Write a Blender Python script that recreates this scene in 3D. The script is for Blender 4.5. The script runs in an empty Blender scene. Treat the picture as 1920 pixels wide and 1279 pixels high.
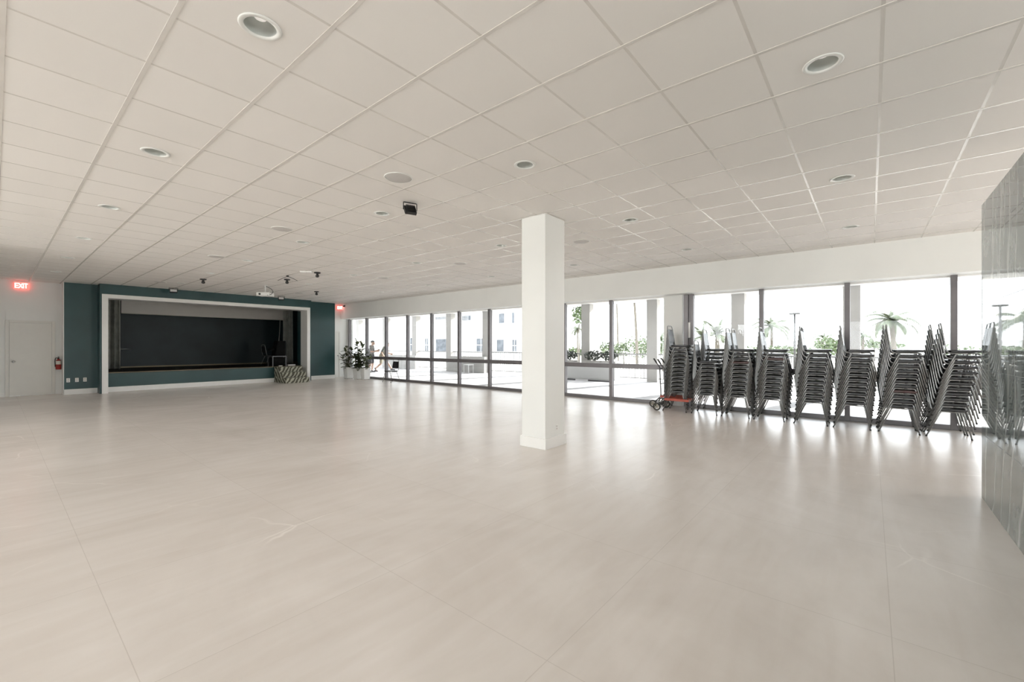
import bpy, bmesh, math, random
from mathutils import Vector, Matrix, Quaternion, noise
random.seed(7)
S = bpy.context.scene
C = S.collection
PI = math.pi
H = 3.28            # ceiling height
GX = 10.5           # glass plane
FX = 10.1           # fascia plane
YN = 18.55          # north (stage end) wall
YS = -7.0           # south wall
XW = -10.0           # west wall

# ------------------------------------------------------------------ materials
def nt(name):
    m = bpy.data.materials.new(name); m.use_nodes = True
    t = m.node_tree
    return m, t, t.nodes['Principled BSDF']

def N(t, typ, **kw):
    n = t.nodes.new(typ)
    for k, v in kw.items():
        if k in ('operation', 'blend_type', 'data_type', 'noise_dimensions', 'wave_type', 'bands_direction', 'feature', 'interpolation', 'wave_profile'):
            setattr(n, k, v)
        else:
            n.inputs[k].default_value = v
    return n

def L(t, a, b): t.links.new(a, b)

def ramp(t, src, stops):
    r = t.nodes.new('ShaderNodeValToRGB')
    e = r.color_ramp.elements
    while len(e) < len(stops): e.new(0.5)
    for i, (p, c) in enumerate(stops):
        e[i].position = p; e[i].color = (*c, 1)
    L(t, src, r.inputs['Fac'])
    return r

def simple(name, col, rough=0.5, metal=0.0, var=0.06, scale=6.0, bump=0.0, bscale=60.0, spec=0.5, coat=0.0):
    """Plain painted, metal, plastic or fabric surface with slight procedural variation."""
    m, t, b = nt(name)
    tc = t.nodes.new('ShaderNodeTexCoord')
    n = N(t, 'ShaderNodeTexNoise', Scale=scale, Detail=4.0)
    L(t, tc.outputs['Object'], n.inputs['Vector'])
    lo = tuple(max(0, c * (1 - var)) for c in col); hi = tuple(min(1, c * (1 + var)) for c in col)
    r = ramp(t, n.outputs['Fac'], [(0.35, lo), (0.65, hi)])
    L(t, r.outputs['Color'], b.inputs['Base Color'])
    b.inputs['Roughness'].default_value = rough
    b.inputs['Metallic'].default_value = metal
    b.inputs['Specular IOR Level'].default_value = spec
    b.inputs['Coat Weight'].default_value = coat
    if bump:
        n2 = N(t, 'ShaderNodeTexNoise', Scale=bscale, Detail=3.0)
        L(t, tc.outputs['Object'], n2.inputs['Vector'])
        bp = N(t, 'ShaderNodeBump', Strength=bump, Distance=0.01)
        L(t, n2.outputs['Fac'], bp.inputs['Height']); L(t, bp.outputs['Normal'], b.inputs['Normal'])
    return m

def emit(name, col, strength, base=(0.8, 0.8, 0.8)):
    m, t, b = nt(name)
    b.inputs['Base Color'].default_value = (*base, 1)
    b.inputs['Emission Color'].default_value = (*col, 1)
    b.inputs['Emission Strength'].default_value = strength
    return m

def floor_material():
    m, t, b = nt('stone_look_floor_tile')
    tc = t.nodes.new('ShaderNodeTexCoord')
    mp = N(t, 'ShaderNodeMapping'); mp.inputs['Location'].default_value = (-0.40, 0.08, 0)
    L(t, tc.outputs['Object'], mp.inputs['Vector'])
    br = t.nodes.new('ShaderNodeTexBrick'); br.offset = 0.0; br.squash = 1.0
    br.inputs['Scale'].default_value = 1.0
    br.inputs['Brick Width'].default_value = 1.22; br.inputs['Row Height'].default_value = 1.22
    br.inputs['Mortar Size'].default_value = 0.0022; br.inputs['Mortar Smooth'].default_value = 0.2
    br.inputs['Color1'].default_value = (0.0, 0, 0, 1); br.inputs['Color2'].default_value = (1, 1, 1, 1)
    br.inputs['Mortar'].default_value = (0.5, 0.5, 0.5, 1)
    L(t, mp.outputs['Vector'], br.inputs['Vector'])
    # clouding
    n1 = N(t, 'ShaderNodeTexNoise', Scale=0.55, Detail=6.0, Roughness=0.6, Distortion=1.2)
    L(t, tc.outputs['Object'], n1.inputs['Vector'])
    c1 = ramp(t, n1.outputs['Fac'], [(0.28, (0.660, 0.612, 0.570)), (0.72, (0.770, 0.728, 0.690))])
    # slate-like directional streaks
    mp2 = N(t, 'ShaderNodeMapping'); mp2.inputs['Rotation'].default_value = (0, 0, math.radians(28)); mp2.inputs['Scale'].default_value = (0.8, 5.0, 1)
    L(t, tc.outputs['Object'], mp2.inputs['Vector'])
    n2 = N(t, 'ShaderNodeTexNoise', Scale=1.6, Detail=5.0, Roughness=0.55, Distortion=0.6)
    L(t, mp2.outputs['Vector'], n2.inputs['Vector'])
    mx = t.nodes.new('ShaderNodeMix'); mx.data_type = 'RGBA'; mx.blend_type = 'OVERLAY'
    mx.inputs['Factor'].default_value = 0.17
    L(t, c1.outputs['Color'], mx.inputs['A']); L(t, n2.outputs['Fac'], mx.inputs['B'])
    # tile to tile variation
    mx2 = t.nodes.new('ShaderNodeMix'); mx2.data_type = 'RGBA'; mx2.blend_type = 'OVERLAY'; mx2.inputs['Factor'].default_value = 0.035
    L(t, mx.outputs['Result'], mx2.inputs['A']); L(t, br.outputs['Color'], mx2.inputs['B'])
    # sparse pale veins
    vo = t.nodes.new('ShaderNodeTexVoronoi'); vo.feature = 'DISTANCE_TO_EDGE'; vo.inputs['Scale'].default_value = 0.75
    nd = N(t, 'ShaderNodeTexNoise', Scale=1.5, Detail=3.0)
    L(t, tc.outputs['Object'], nd.inputs['Vector'])
    ad = t.nodes.new('ShaderNodeVectorMath'); ad.operation = 'MULTIPLY_ADD'
    ad.inputs[1].default_value = (0.25, 0.25, 0.25)
    L(t, nd.outputs['Color'], ad.inputs[0]); L(t, tc.outputs['Object'], ad.inputs[2])
    L(t, ad.outputs['Vector'], vo.inputs['Vector'])
    vr = ramp(t, vo.outputs['Distance'], [(0.0, (1, 1, 1)), (0.0075, (0, 0, 0))])
    nm = N(t, 'ShaderNodeTexNoise', Scale=0.9, Detail=2.0)
    L(t, tc.outputs['Object'], nm.inputs['Vector'])
    nr = ramp(t, nm.outputs['Fac'], [(0.54, (0, 0, 0)), (0.66, (0.8, 0.8, 0.8))])
    mu = N(t, 'ShaderNodeMath', operation='MULTIPLY')
    L(t, vr.outputs['Color'], mu.inputs[0]); L(t, nr.outputs['Color'], mu.inputs[1])
    mx3 = t.nodes.new('ShaderNodeMix'); mx3.data_type = 'RGBA'
    L(t, mu.outputs['Value'], mx3.inputs['Factor']); L(t, mx2.outputs['Result'], mx3.inputs['A'])
    mx3.inputs['B'].default_value = (0.86, 0.82, 0.77, 1)
    # joints
    mx4 = t.nodes.new('ShaderNodeMix'); mx4.data_type = 'RGBA'
    js = N(t, 'ShaderNodeMath', operation='MULTIPLY'); js.inputs[1].default_value = 0.26
    L(t, br.outputs['Fac'], js.inputs[0]); L(t, js.outputs['Value'], mx4.inputs['Factor'])
    L(t, mx3.outputs['Result'], mx4.inputs['A']); mx4.inputs['B'].default_value = (0.30, 0.25, 0.21, 1)
    L(t, mx4.outputs['Result'], b.inputs['Base Color'])
    b.inputs['Roughness'].default_value = 0.26
    b.inputs['Specular IOR Level'].default_value = 0.62
    return m

def ceiling_material():
    m, t, b = nt('mineral_fibre_ceiling_tile')
    tc = t.nodes.new('ShaderNodeTexCoord')
    mp = N(t, 'ShaderNodeMapping'); mp.inputs['Location'].default_value = (-0.03, -2.385 + 0.6096 * 4, 0)
    L(t, tc.outputs['Object'], mp.inputs['Vector'])
    dv = t.nodes.new('ShaderNodeVectorMath'); dv.operation = 'SCALE'; dv.inputs['Scale'].default_value = 1 / 0.6096
    L(t, mp.outputs['Vector'], dv.inputs[0])
    fl = t.nodes.new('ShaderNodeVectorMath'); fl.operation = 'FLOOR'
    L(t, dv.outputs['Vector'], fl.inputs[0])
    wn = t.nodes.new('ShaderNodeTexWhiteNoise'); wn.noise_dimensions = '2D'
    L(t, fl.outputs['Vector'], wn.inputs['Vector'])
    r = ramp(t, wn.outputs['Value'], [(0.0, (0.812, 0.788, 0.756)), (1.0, (0.842, 0.818, 0.786))])
    n = N(t, 'ShaderNodeTexNoise', Scale=180.0, Detail=3.0)
    L(t, tc.outputs['Object'], n.inputs['Vector'])
    mx = t.nodes.new('ShaderNodeMix'); mx.data_type = 'RGBA'; mx.blend_type = 'OVERLAY'; mx.inputs['Factor'].default_value = 0.05
    L(t, r.outputs['Color'], mx.inputs['A']); L(t, n.outputs['Fac'], mx.inputs['B'])
    L(t, mx.outputs['Result'], b.inputs['Base Color'])
    b.inputs['Roughness'].default_value = 0.75; b.inputs['Specular IOR Level'].default_value = 0.25
    return m

def marble_material():
    m, t, b = nt('polished_grey_marble')
    tc = t.nodes.new('ShaderNodeTexCoord')
    mp = N(t, 'ShaderNodeMapping'); mp.inputs['Rotation'].default_value = (0, math.radians(22), 0); mp.inputs['Scale'].default_value = (1.5, 1.0, 0.45)
    L(t, tc.outputs['Object'], mp.inputs['Vector'])
    n = N(t, 'ShaderNodeTexNoise', Scale=1.7, Detail=9.0, Roughness=0.6, Distortion=1.8)
    L(t, mp.outputs['Vector'], n.inputs['Vector'])
    r = ramp(t, n.outputs['Fac'], [(0.25, (0.10, 0.125, 0.125)), (0.5, (0.20, 0.235, 0.232)), (0.75, (0.33, 0.365, 0.36))])
    wv = N(t, 'ShaderNodeTexWave', Scale=0.8, Distortion=9.0, Detail=4.0)
    wv.inputs['Detail Scale'].default_value = 1.3
    L(t, mp.outputs['Vector'], wv.inputs['Vector'])
    vr = ramp(t, wv.outputs['Fac'], [(0.93, (0, 0, 0)), (1.0, (0.6, 0.6, 0.6))])
    mx = t.nodes.new('ShaderNodeMix'); mx.data_type = 'RGBA'
    L(t, vr.outputs['Color'], mx.inputs['Factor']); L(t, r.outputs['Color'], mx.inputs['A'])
    mx.inputs['B'].default_value = (0.52, 0.55, 0.54, 1)
    # tile joints on the face, 1.22 x 0.61
    sx = t.nodes.new('ShaderNodeSeparateXYZ'); L(t, tc.outputs['Object'], sx.inputs[0])
    cm = t.nodes.new('ShaderNodeCombineXYZ')
    ax = N(t, 'ShaderNodeMath', operation='SUBTRACT'); ax.inputs[1].default_value = 5.20
    L(t, sx.outputs['X'], ax.inputs[0]); L(t, ax.outputs['Value'], cm.inputs['X']); L(t, sx.outputs['Z'], cm.inputs['Y'])
    br = t.nodes.new('ShaderNodeTexBrick'); br.offset = 0.0
    br.inputs['Scale'].default_value = 1.0; br.inputs['Brick Width'].default_value = 1.22; br.inputs['Row Height'].default_value = 0.61
    br.inputs['Mortar Size'].default_value = 0.0022; br.inputs['Mortar Smooth'].default_value = 0.1
    L(t, cm.outputs['Vector'], br.inputs['Vector'])
    mx2 = t.nodes.new('ShaderNodeMix'); mx2.data_type = 'RGBA'
    L(t, br.outputs['Fac'], mx2.inputs['Factor']); L(t, mx.outputs['Result'], mx2.inputs['A'])
    mx2.inputs['B'].default_value = (0.10, 0.11, 0.11, 1)
    L(t, mx2.outputs['Result'], b.inputs['Base Color'])
    rr = ramp(t, br.outputs['Fac'], [(0.0, (0.02, 0.02, 0.02)), (1.0, (0.5, 0.5, 0.5))])
    L(t, rr.outputs['Color'], b.inputs['Roughness'])
    b.inputs['Specular IOR Level'].default_value = 0.6
    return m

def zebra_material():
    m, t, b = nt('zebra_pattern_carpet')
    tc = t.nodes.new('ShaderNodeTexCoord')
    mp = N(t, 'ShaderNodeMapping'); mp.inputs['Rotation'].default_value = (math.radians(-15), math.radians(-38), math.radians(-20))
    L(t, tc.outputs['Object'], mp.inputs['Vector'])
    wv = N(t, 'ShaderNodeTexWave', Scale=3.0, Distortion=4.0, Detail=1.5)
    wv.inputs['Detail Scale'].default_value = 1.6
    L(t, mp.outputs['Vector'], wv.inputs['Vector'])
    r = ramp(t, wv.outputs['Fac'], [(0.38, (0.085, 0.082, 0.062)), (0.68, (0.42, 0.42, 0.34))])
    L(t, r.outputs['Color'], b.inputs['Base Color'])
    b.inputs['Roughness'].default_value = 0.95
    return m

def glass_material():
    m = bpy.data.materials.new('window_glass'); m.use_nodes = True
    t = m.node_tree; t.nodes.clear()
    o = t.nodes.new('ShaderNodeOutputMaterial')
    tr = t.nodes.new('ShaderNodeBsdfTransparent'); tr.inputs['Color'].default_value = (0.86, 0.87, 0.875, 1)
    gl = t.nodes.new('ShaderNodeBsdfGlossy'); gl.inputs['Roughness'].default_value = 0.0
    fr = t.nodes.new('ShaderNodeFresnel')
    ge = t.nodes.new('ShaderNodeNewGeometry')          # same reflectance on both faces of the pane
    io = t.nodes.new('ShaderNodeMapRange'); io.inputs['To Min'].default_value = 1.35; io.inputs['To Max'].default_value = 1 / 1.35
    L(t, ge.outputs['Backfacing'], io.inputs['Value']); L(t, io.outputs['Result'], fr.inputs['IOR'])
    mx = t.nodes.new('ShaderNodeMixShader')
    L(t, fr.outputs['Fac'], mx.inputs['Fac']); L(t, tr.outputs['BSDF'], mx.inputs[1]); L(t, gl.outputs['BSDF'], mx.inputs[2])
    L(t, mx.outputs['Shader'], o.inputs['Surface'])
    return m

def leaf_material(name, lo, hi):
    m, t, b = nt(name)
    tc = t.nodes.new('ShaderNodeTexCoord')
    n = N(t, 'ShaderNodeTexNoise', Scale=9.0, Detail=3.0)
    L(t, tc.outputs['Object'], n.inputs['Vector'])
    r = ramp(t, n.outputs['Fac'], [(0.35, lo), (0.65, hi)])
    L(t, r.outputs['Color'], b.inputs['Base Color'])
    b.inputs['Roughness'].default_value = 0.42
    return m

M = dict(
    floor=floor_material(), ceiling=ceiling_material(), marble=marble_material(), zebra=zebra_material(), glass=glass_material(),
    grid=simple('ceiling_grid_metal', (0.71, 0.68, 0.64), 0.26, 0.0, 0.03, spec=0.65),
    wall=simple('white_wall_paint', (0.83, 0.84, 0.82), 0.55, var=0.015, scale=1.5),
    white=simple('white_gloss_trim', (0.86, 0.86, 0.84), 0.35, var=0.01),
    teal=simple('dark_teal_wall_paint', (0.018, 0.062, 0.066), 0.36, var=0.10, scale=1.3),
    stage_dark=simple('very_dark_green_stage_wall', (0.012, 0.026, 0.030), 0.5, var=0.18, scale=1.2),
    stage_floor=simple('dark_brown_stage_boards', (0.035, 0.024, 0.015), 0.4, var=0.2, scale=3),
    brass=simple('brass_nosing', (0.26, 0.22, 0.14), 0.45, 0.3),
    frame=simple('dark_bronze_window_metal', (0.17, 0.16, 0.165), 0.38, 0.35, var=0.05),
    chair_metal=simple('grey_hammered_chair_tube', (0.27, 0.275, 0.275), 0.30, 0.8, var=0.15, scale=40),
    vinyl=simple('black_vinyl_upholstery', (0.022, 0.022, 0.024), 0.27, var=0.15, bump=0.15, bscale=120),
    vinyl_brown=simple('dark_maroon_vinyl_upholstery', (0.055, 0.020, 0.018), 0.36, var=0.15, bump=0.15, bscale=120),
    rubber=simple('black_rubber', (0.02, 0.02, 0.02), 0.7),
    matte_black=simple('matte_black_cabinet', (0.006, 0.006, 0.006), 0.8, spec=0.12),
    black=simple('black_plastic', (0.015, 0.015, 0.016), 0.45),
    grey_metal=simple('dark_grey_powder_coat', (0.10, 0.10, 0.105), 0.4, 0.4),
    red_steel=simple('red_painted_steel', (0.42, 0.070, 0.035), 0.45, var=0.12, scale=12),
    red=simple('red_extinguisher_paint', (0.33, 0.025, 0.02), 0.3),
    label=simple('pale_label', (0.75, 0.73, 0.66), 0.5),
    steel=simple('brushed_steel', (0.55, 0.55, 0.55), 0.3, 0.9),
    rim=simple('tan_wheel_rim', (0.34, 0.31, 0.24), 0.45, 0.3),
    curtain=simple('grey_stage_curtain', (0.66, 0.67, 0.62), 0.85, var=0.12, bump=0.1),
    screen=simple('projection_screen_cloth', (0.72, 0.69, 0.65), 0.8, var=0.01),
    fixture=simple('white_fixture_ring', (0.80, 0.80, 0.77), 0.4, var=0.01),
    reflector=simple('satin_reflector', (0.55, 0.57, 0.54), 0.35, 0.25, var=0.03),
    grille=simple('pale_grey_speaker_grille', (0.57, 0.55, 0.53), 0.7, var=0.03, scale=200),
    lens=simple('frosted_lamp_lens', (0.85, 0.85, 0.84), 0.3, var=0.01),
    bulb=emit('bulb_added_glow', (1.0, 0.94, 0.86), 0.25),  # faint glow added to bulbs that look switched off
    exit_glow=emit('exit_sign_red_panel', (1.0, 0.13, 0.10), 1.2, (0.6, 0.1, 0.1)),
    exit_letter=emit('exit_sign_letters', (1.0, 0.45, 0.40), 2.2),
    planter=simple('white_planter', (0.82, 0.82, 0.80), 0.4, var=0.02),
    soil=simple('dark_potting_soil', (0.03, 0.022, 0.016), 0.95, var=0.3, scale=60),
    leaf=leaf_material('rubber_plant_leaf', (0.045, 0.068, 0.032), (0.13, 0.15, 0.07)),
    stem=simple('brown_plant_stem', (0.16, 0.12, 0.08), 0.8),
    tree=leaf_material('tree_leaf', (0.055, 0.085, 0.035), (0.11, 0.15, 0.065)),
    hedge=leaf_material('hedge_leaf', (0.018, 0.026, 0.020), (0.04, 0.052, 0.042)),
    palm=leaf_material('palm_frond', (0.055, 0.075, 0.040), (0.11, 0.125, 0.075)),
    trunk=simple('grey_palm_trunk', (0.13, 0.115, 0.095), 0.9, var=0.2, scale=8, bump=0.4, bscale=20),
    ext=simple('white_exterior_stucco', (0.62, 0.62, 0.615), 0.8, var=0.02, scale=2),
    ext_grey=simple('pale_grey_exterior_stucco', (0.42, 0.41, 0.395), 0.8, var=0.03, scale=2),
    rail_paint=simple('grey_white_railing_paint', (0.30, 0.30, 0.30), 0.6, var=0.03),
    terrace=simple('pale_terrace_paving', (0.50, 0.50, 0.515), 0.7, var=0.03, scale=1.5),
    land=simple('pale_sandy_ground', (0.52, 0.50, 0.46), 0.95, var=0.05, scale=0.1),
    ext_glass=simple('grey_tinted_house_window', (0.13, 0.14, 0.155), 0.5, var=0.3, scale=2, spec=0.1),
    pole=simple('grey_lamp_pole', (0.06, 0.06, 0.06), 0.5, 0.3),
    skin=simple('skin', (0.50, 0.33, 0.25), 0.55, var=0.05),
    shirt=simple('grey_patterned_shirt', (0.20, 0.19, 0.18), 0.85, var=0.5, scale=22),
    shirt_green=simple('olive_grey_shirt', (0.22, 0.23, 0.20), 0.85, var=0.35, scale=20),
    shorts=simple('dark_shorts', (0.05, 0.05, 0.06), 0.85, var=0.2),
    tan_shorts=simple('tan_shorts', (0.35, 0.32, 0.24), 0.85, var=0.1),
    cap=simple('grey_cap', (0.12, 0.12, 0.12), 0.8, var=0.2),
    shoe=simple('grey_shoe', (0.10, 0.10, 0.11), 0.6, var=0.2),
    door=simple('white_door_paint', (0.76, 0.75, 0.71), 0.45, var=0.01),
)

# ------------------------------------------------------------------ mesh helpers
def bx(bm, x0, x1, y0, y1, z0, z1, bevel=0.0, seg=2, mi=0):
    r = bmesh.ops.create_cube(bm, size=1.0)
    vs = r['verts']
    bmesh.ops.scale(bm, vec=(abs(x1 - x0), abs(y1 - y0), abs(z1 - z0)), verts=vs)
    bmesh.ops.translate(bm, vec=((x0 + x1) / 2, (y0 + y1) / 2, (z0 + z1) / 2), verts=vs)
    fs = {f for v in vs for f in v.link_faces}
    for f in fs: f.material_index = mi
    if bevel > 0:
        es = list({e for v in vs for e in v.link_edges})
        rr = bmesh.ops.bevel(bm, geom=es, offset=bevel, segments=seg, profile=0.5, affect='EDGES')
        for f in rr['faces']: f.material_index = mi
        return list({v for f in rr['faces'] for v in f.verts})
    return vs

def fillet(pts, r, n=5, closed=False):
    """Round the corners of a polyline."""
    out = []; P = [Vector(p) for p in pts]; k = len(P)
    for i, p in enumerate(P):
        if not closed and (i == 0 or i == k - 1): out.append(p); continue
        a = P[(i - 1) % k] - p; b = P[(i + 1) % k] - p
        la, lb = a.length, b.length; a.normalize(); b.normalize()
        ang = a.angle(b)
        if ang > PI - 0.02: out.append(p); continue
        d = min(r / math.tan(ang / 2), la * 0.48, lb * 0.48)
        p0, p1 = p + a * d, p + b * d
        for j in range(n + 1):
            s = j / n
            out.append(p0 * (1 - s) ** 2 + p * 2 * s * (1 - s) + p1 * s * s)
    return out

def tube(bm, pts, r, n=8, closed=False, mi=0):
    """Sweep a circle of radius r (number or list) along a polyline."""
    P = [Vector(p) for p in pts]; k = len(P)
    rad = r if isinstance(r, (list, tuple)) else [r] * k
    rings = []; ref = None
    for i, p in enumerate(P):
        if closed: tdir = P[(i + 1) % k] - P[(i - 1) % k]
        else: tdir = P[min(i + 1, k - 1)] - P[max(i - 1, 0)]
        tdir.normalize()
        if ref is None:
            ref = Vector((0, 0, 1)) if abs(tdir.z) < 0.9 else Vector((1, 0, 0))
        u = (ref - tdir * ref.dot(tdir)).normalized(); ref = u
        w = tdir.cross(u)
        rings.append([bm.verts.new(p + (u * math.cos(2 * PI * j / n) + w * math.sin(2 * PI * j / n)) * rad[i]) for j in range(n)])
    m = k if closed else k - 1
    for i in range(m):
        A, B = rings[i], rings[(i + 1) % k]
        for j in range(n):
            f = bm.faces.new((A[j], A[(j + 1) % n], B[(j + 1) % n], B[j])); f.smooth = True; f.material_index = mi
    if not closed:
        f = bm.faces.new(list(reversed(rings[0]))); f.material_index = mi
        f = bm.faces.new(rings[-1]); f.material_index = mi

def lathe(bm, prof, n=32, origin=(0, 0, 0), axis='Z', smooth=True, mi=0):
    """Revolve (radius, height) pairs about an axis."""
    o = Vector(origin); rings = []
    for r, h in prof:
        if r < 1e-6:
            v = {'Z': (0, 0, h), 'X': (h, 0, 0), 'Y': (0, h, 0)}[axis]
            rings.append([bm.verts.new(o + Vector(v))])
        else:
            ring = []
            for j in range(n):
                a = 2 * PI * j / n; c, s = r * math.cos(a), r * math.sin(a)
                v = {'Z': (c, s, h), 'X': (h, c, s), 'Y': (s, h, c)}[axis]
                ring.append(bm.verts.new(o + Vector(v)))
            rings.append(ring)
    for A, B in zip(rings, rings[1:]):
        for j in range(max(len(A), len(B))):
            a0, a1 = A[j % len(A)], A[(j + 1) % len(A)]
            b0, b1 = B[j % len(B)], B[(j + 1) % len(B)]
            vs = []
            for v in (a0, a1, b1, b0):
                if v not in vs: vs.append(v)
            if len(vs) >= 3:
                try: f = bm.faces.new(vs); f.smooth = smooth; f.material_index = mi
                except ValueError: pass

def prism(bm, outline, z0, z1, bevel=0.0, mi=0):
    """Extrude an (x, y) outline between two heights."""
    lo = [bm.verts.new((x, y, z0)) for x, y in outline]
    hi = [bm.verts.new((x, y, z1)) for x, y in outline]
    n = len(outline)
    fs = [bm.faces.new(list(reversed(lo))), bm.faces.new(hi)]
    for i in range(n): fs.append(bm.faces.new((lo[i], lo[(i + 1) % n], hi[(i + 1) % n], hi[i])))
    for f in fs: f.material_index = mi
    if bevel:
        es = list(fs[0].edges) + list(fs[1].edges)
        bmesh.ops.bevel(bm, geom=es, offset=bevel, segments=2, profile=0.5, affect='EDGES')
    return lo + hi

def quad(bm, pts, mi=0):
    f = bm.faces.new([bm.verts.new(p) for p in pts]); f.material_index = mi
    return f

def xf(bm, mat, verts=None):
    bmesh.ops.transform(bm, matrix=mat, verts=verts or bm.verts[:])

def obj(name, bm, mat, parent=None, loc=(0, 0, 0), smooth_angle=None):
    bmesh.ops.recalc_face_normals(bm, faces=bm.faces[:])
    me = bpy.data.meshes.new(name); bm.to_mesh(me); bm.free()
    for m in (mat if isinstance(mat, (list, tuple)) else [mat]): me.materials.append(m)
    o = bpy.data.objects.new(name, me); C.objects.link(o)
    o.location = loc
    if parent is not None: o.parent = parent
    return o

def B(): return bmesh.new()

def box_obj(name, x0, x1, y0, y1, z0, z1, mat, parent=None, bevel=0.0):
    b = B(); bx(b, x0, x1, y0, y1, z0, z1, bevel); return obj(name, b, mat, parent)

def tag(o, label, cat, group=None, kind=None):
    o['label'] = label; o['category'] = cat
    if group: o['group'] = group
    if kind: o['kind'] = kind
    return o

def thing(name, label, cat, loc=(0, 0, 0), rz=0.0, group=None):
    o = bpy.data.objects.new(name, None); C.objects.link(o)
    o.empty_display_size = 0.1
    o.location = loc; o.rotation_euler = (0, 0, rz)
    return tag(o, label, cat, group)

def struct(o, label=None, cat=None):
    o['kind'] = 'structure'
    if label: o['label'] = label
    if cat: o['category'] = cat
    return o

def empty_struct(name, label=None, cat=None):
    o = bpy.data.objects.new(name, None); C.objects.link(o); return struct(o, label, cat)

def dup(root, loc, rz=None, label=None, group=None, scale=None):
    r = root.copy(); C.objects.link(r); r.location = loc
    if rz is not None: r.rotation_euler = (0, 0, rz)
    if scale is not None: r.scale = (scale,) * 3
    if label: r['label'] = label
    if group: r['group'] = group
    for ch in list(root.children):
        c = ch.copy(); C.objects.link(c); c.parent = r
        for g in ch.children:
            d = g.copy(); C.objects.link(d); d.parent = c
    return r

# ------------------------------------------------------------------ room shell
struct(box_obj('floor', XW, GX + 0.06, YS, 21.8, -0.15, 0.0, M['floor']), 'pale beige stone-look tile floor', 'floor')

b = B(); bx(b, XW, FX, YS, 21.8, H, H + 0.12)
ceiling = struct(obj('ceiling', b, M['ceiling']), 'white suspended tile ceiling', 'ceiling')
b = B()
T = 0.6096
i = -17
while True:
    x = 0.03 + T * i; i += 1
    if x < XW: continue
    if x > FX: break
    bx(b, x - 0.0125, x + 0.0125, YS, 18.5, H - 0.003, H + 0.001)
j = -16
while True:
    y = 2.385 + T * j; j += 1
    if y < YS: continue
    if y > 18.45: break
    bx(b, XW, FX, y - 0.0095, y + 0.0095, H - 0.0004, H + 0.001)
obj('ceiling_grid', b, M['grid'], ceiling)

# north end wall (door wall), with the stage opening cut out
b = B()
bx(b, XW, 1.30, YN, YN + 0.12, 0, H)
bx(b, 9.52, GX + 0.2, YN, YN + 0.12, 0, H)
wall_n = struct(obj('wall_north', b, M['wall']), 'white end wall beside the stage', 'wall')
# teal stage wall: two side panels at y=18.05, the proud surround at y=17.6
PY, SY = 17.60, 18.05
XL0, XL1 = 2.05, 2.19      # left post outer / inner
XR0, XR1 = 8.13, 8.255     # right post inner / outer
ZT0, ZT1 = 2.862, 2.979    # opening top / trim top
b = B()
bx(b, 1.30, XL0 + 0.03, SY, YN + 0.12, 0, H)                  # left teal panel
bx(b, XR1 - 0.03, 9.55, SY, YN + 0.12, 0, H)                  # right teal panel
bx(b, XL0 - 0.045, XL0, PY, SY + 0.02, 0, H)                 # return of the proud surround
bx(b, XL0 - 0.045, XR1 + 0.045, PY, SY + 0.1, ZT1, H)        # header above opening
bx(b, XR1, XR1 + 0.045, PY, SY + 0.02, 0, H)
bx(b, XL1, XR0, SY, SY + 0.08, 0.0, 0.57)                    # apron below the stage lip
struct(obj('wall_stage', b, M['teal']), 'dark teal wall around the stage opening', 'wall')
b = B()
bx(b, XL0, XL1, PY - 0.012, SY + 0.12, 0, ZT1, 0.004)
bx(b, XR0, XR1, PY - 0.012, SY + 0.12, 0, ZT1, 0.004)
bx(b, XL1 - 0.002, XR0 + 0.002, PY - 0.012, SY + 0.12, ZT0, ZT1, 0.004)
struct(obj('trim_1', b, M['white']), 'white frame around the stage opening', 'trim')
b = B()
bx(b, 1.285, XL0 - 0.045, SY - 0.016, SY, 0, 0.155, 0.004)
bx(b, 1.285, 1.30, SY - 0.016, YN, 0, 0.155)
bx(b, XL1, XR0, SY - 0.016, SY, 0, 0.155, 0.004)
bx(b, XR1 + 0.045, 9.565, SY - 0.016, SY, 0, 0.155, 0.004)
bx(b, 9.55, 9.565, SY - 0.016, YN, 0, 0.155)
struct(obj('baseboard_stage', b, M['white']), 'white baseboard under the teal stage wall', 'baseboard')
# the white edge that closes the left and right ends of the stage wall
b = B()
bx(b, 1.288, 1.30, SY - 0.003, YN, 0.155, H)
bx(b, 9.55, 9.562, SY - 0.003, YN, 0.155, H)
struct(obj('trim_2', b, M['white']), 'white return at the ends of the stage wall', 'trim')
# stage interior
b = B()
bx(b, 1.5, 1.6, YN + 0.12, 21.7, 0, H); bx(b, 9.5, 9.6, YN + 0.12, 21.7, 0, H); bx(b, 1.5, 9.6, 21.6, 21.75, 0, H)
bx(b, 1.5, 9.6, SY + 0.12, 21.6, 3.20, 3.27)
struct(obj('wall_stage_back', b, M['stage_dark']), 'very dark green walls inside the stage', 'wall')
b = B()
bx(b, XL1, XR0, SY + 0.06, 21.6, 0.57, 0.60); bx(b, 1.6, 9.5, YN + 0.12, 21.6, 0.4, 0.60)
struct(obj('floor_stage', b, M['stage_floor']), 'dark brown stage floor', 'floor')
b = B()
bx(b, XL1, XR0, SY - 0.015, SY + 0.06, 0.588, 0.606, 0.003)
struct(obj('trim_3', b, M['brass']), 'pale gold nosing along the stage lip', 'trim')
b = B(); bx(b, 1.6, 9.5, 21.575, 21.60, 0.60, 0.645)
struct(obj('baseboard_stage_back', b, M['brass']), 'pale strip along the back of the stage', 'baseboard')
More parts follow.
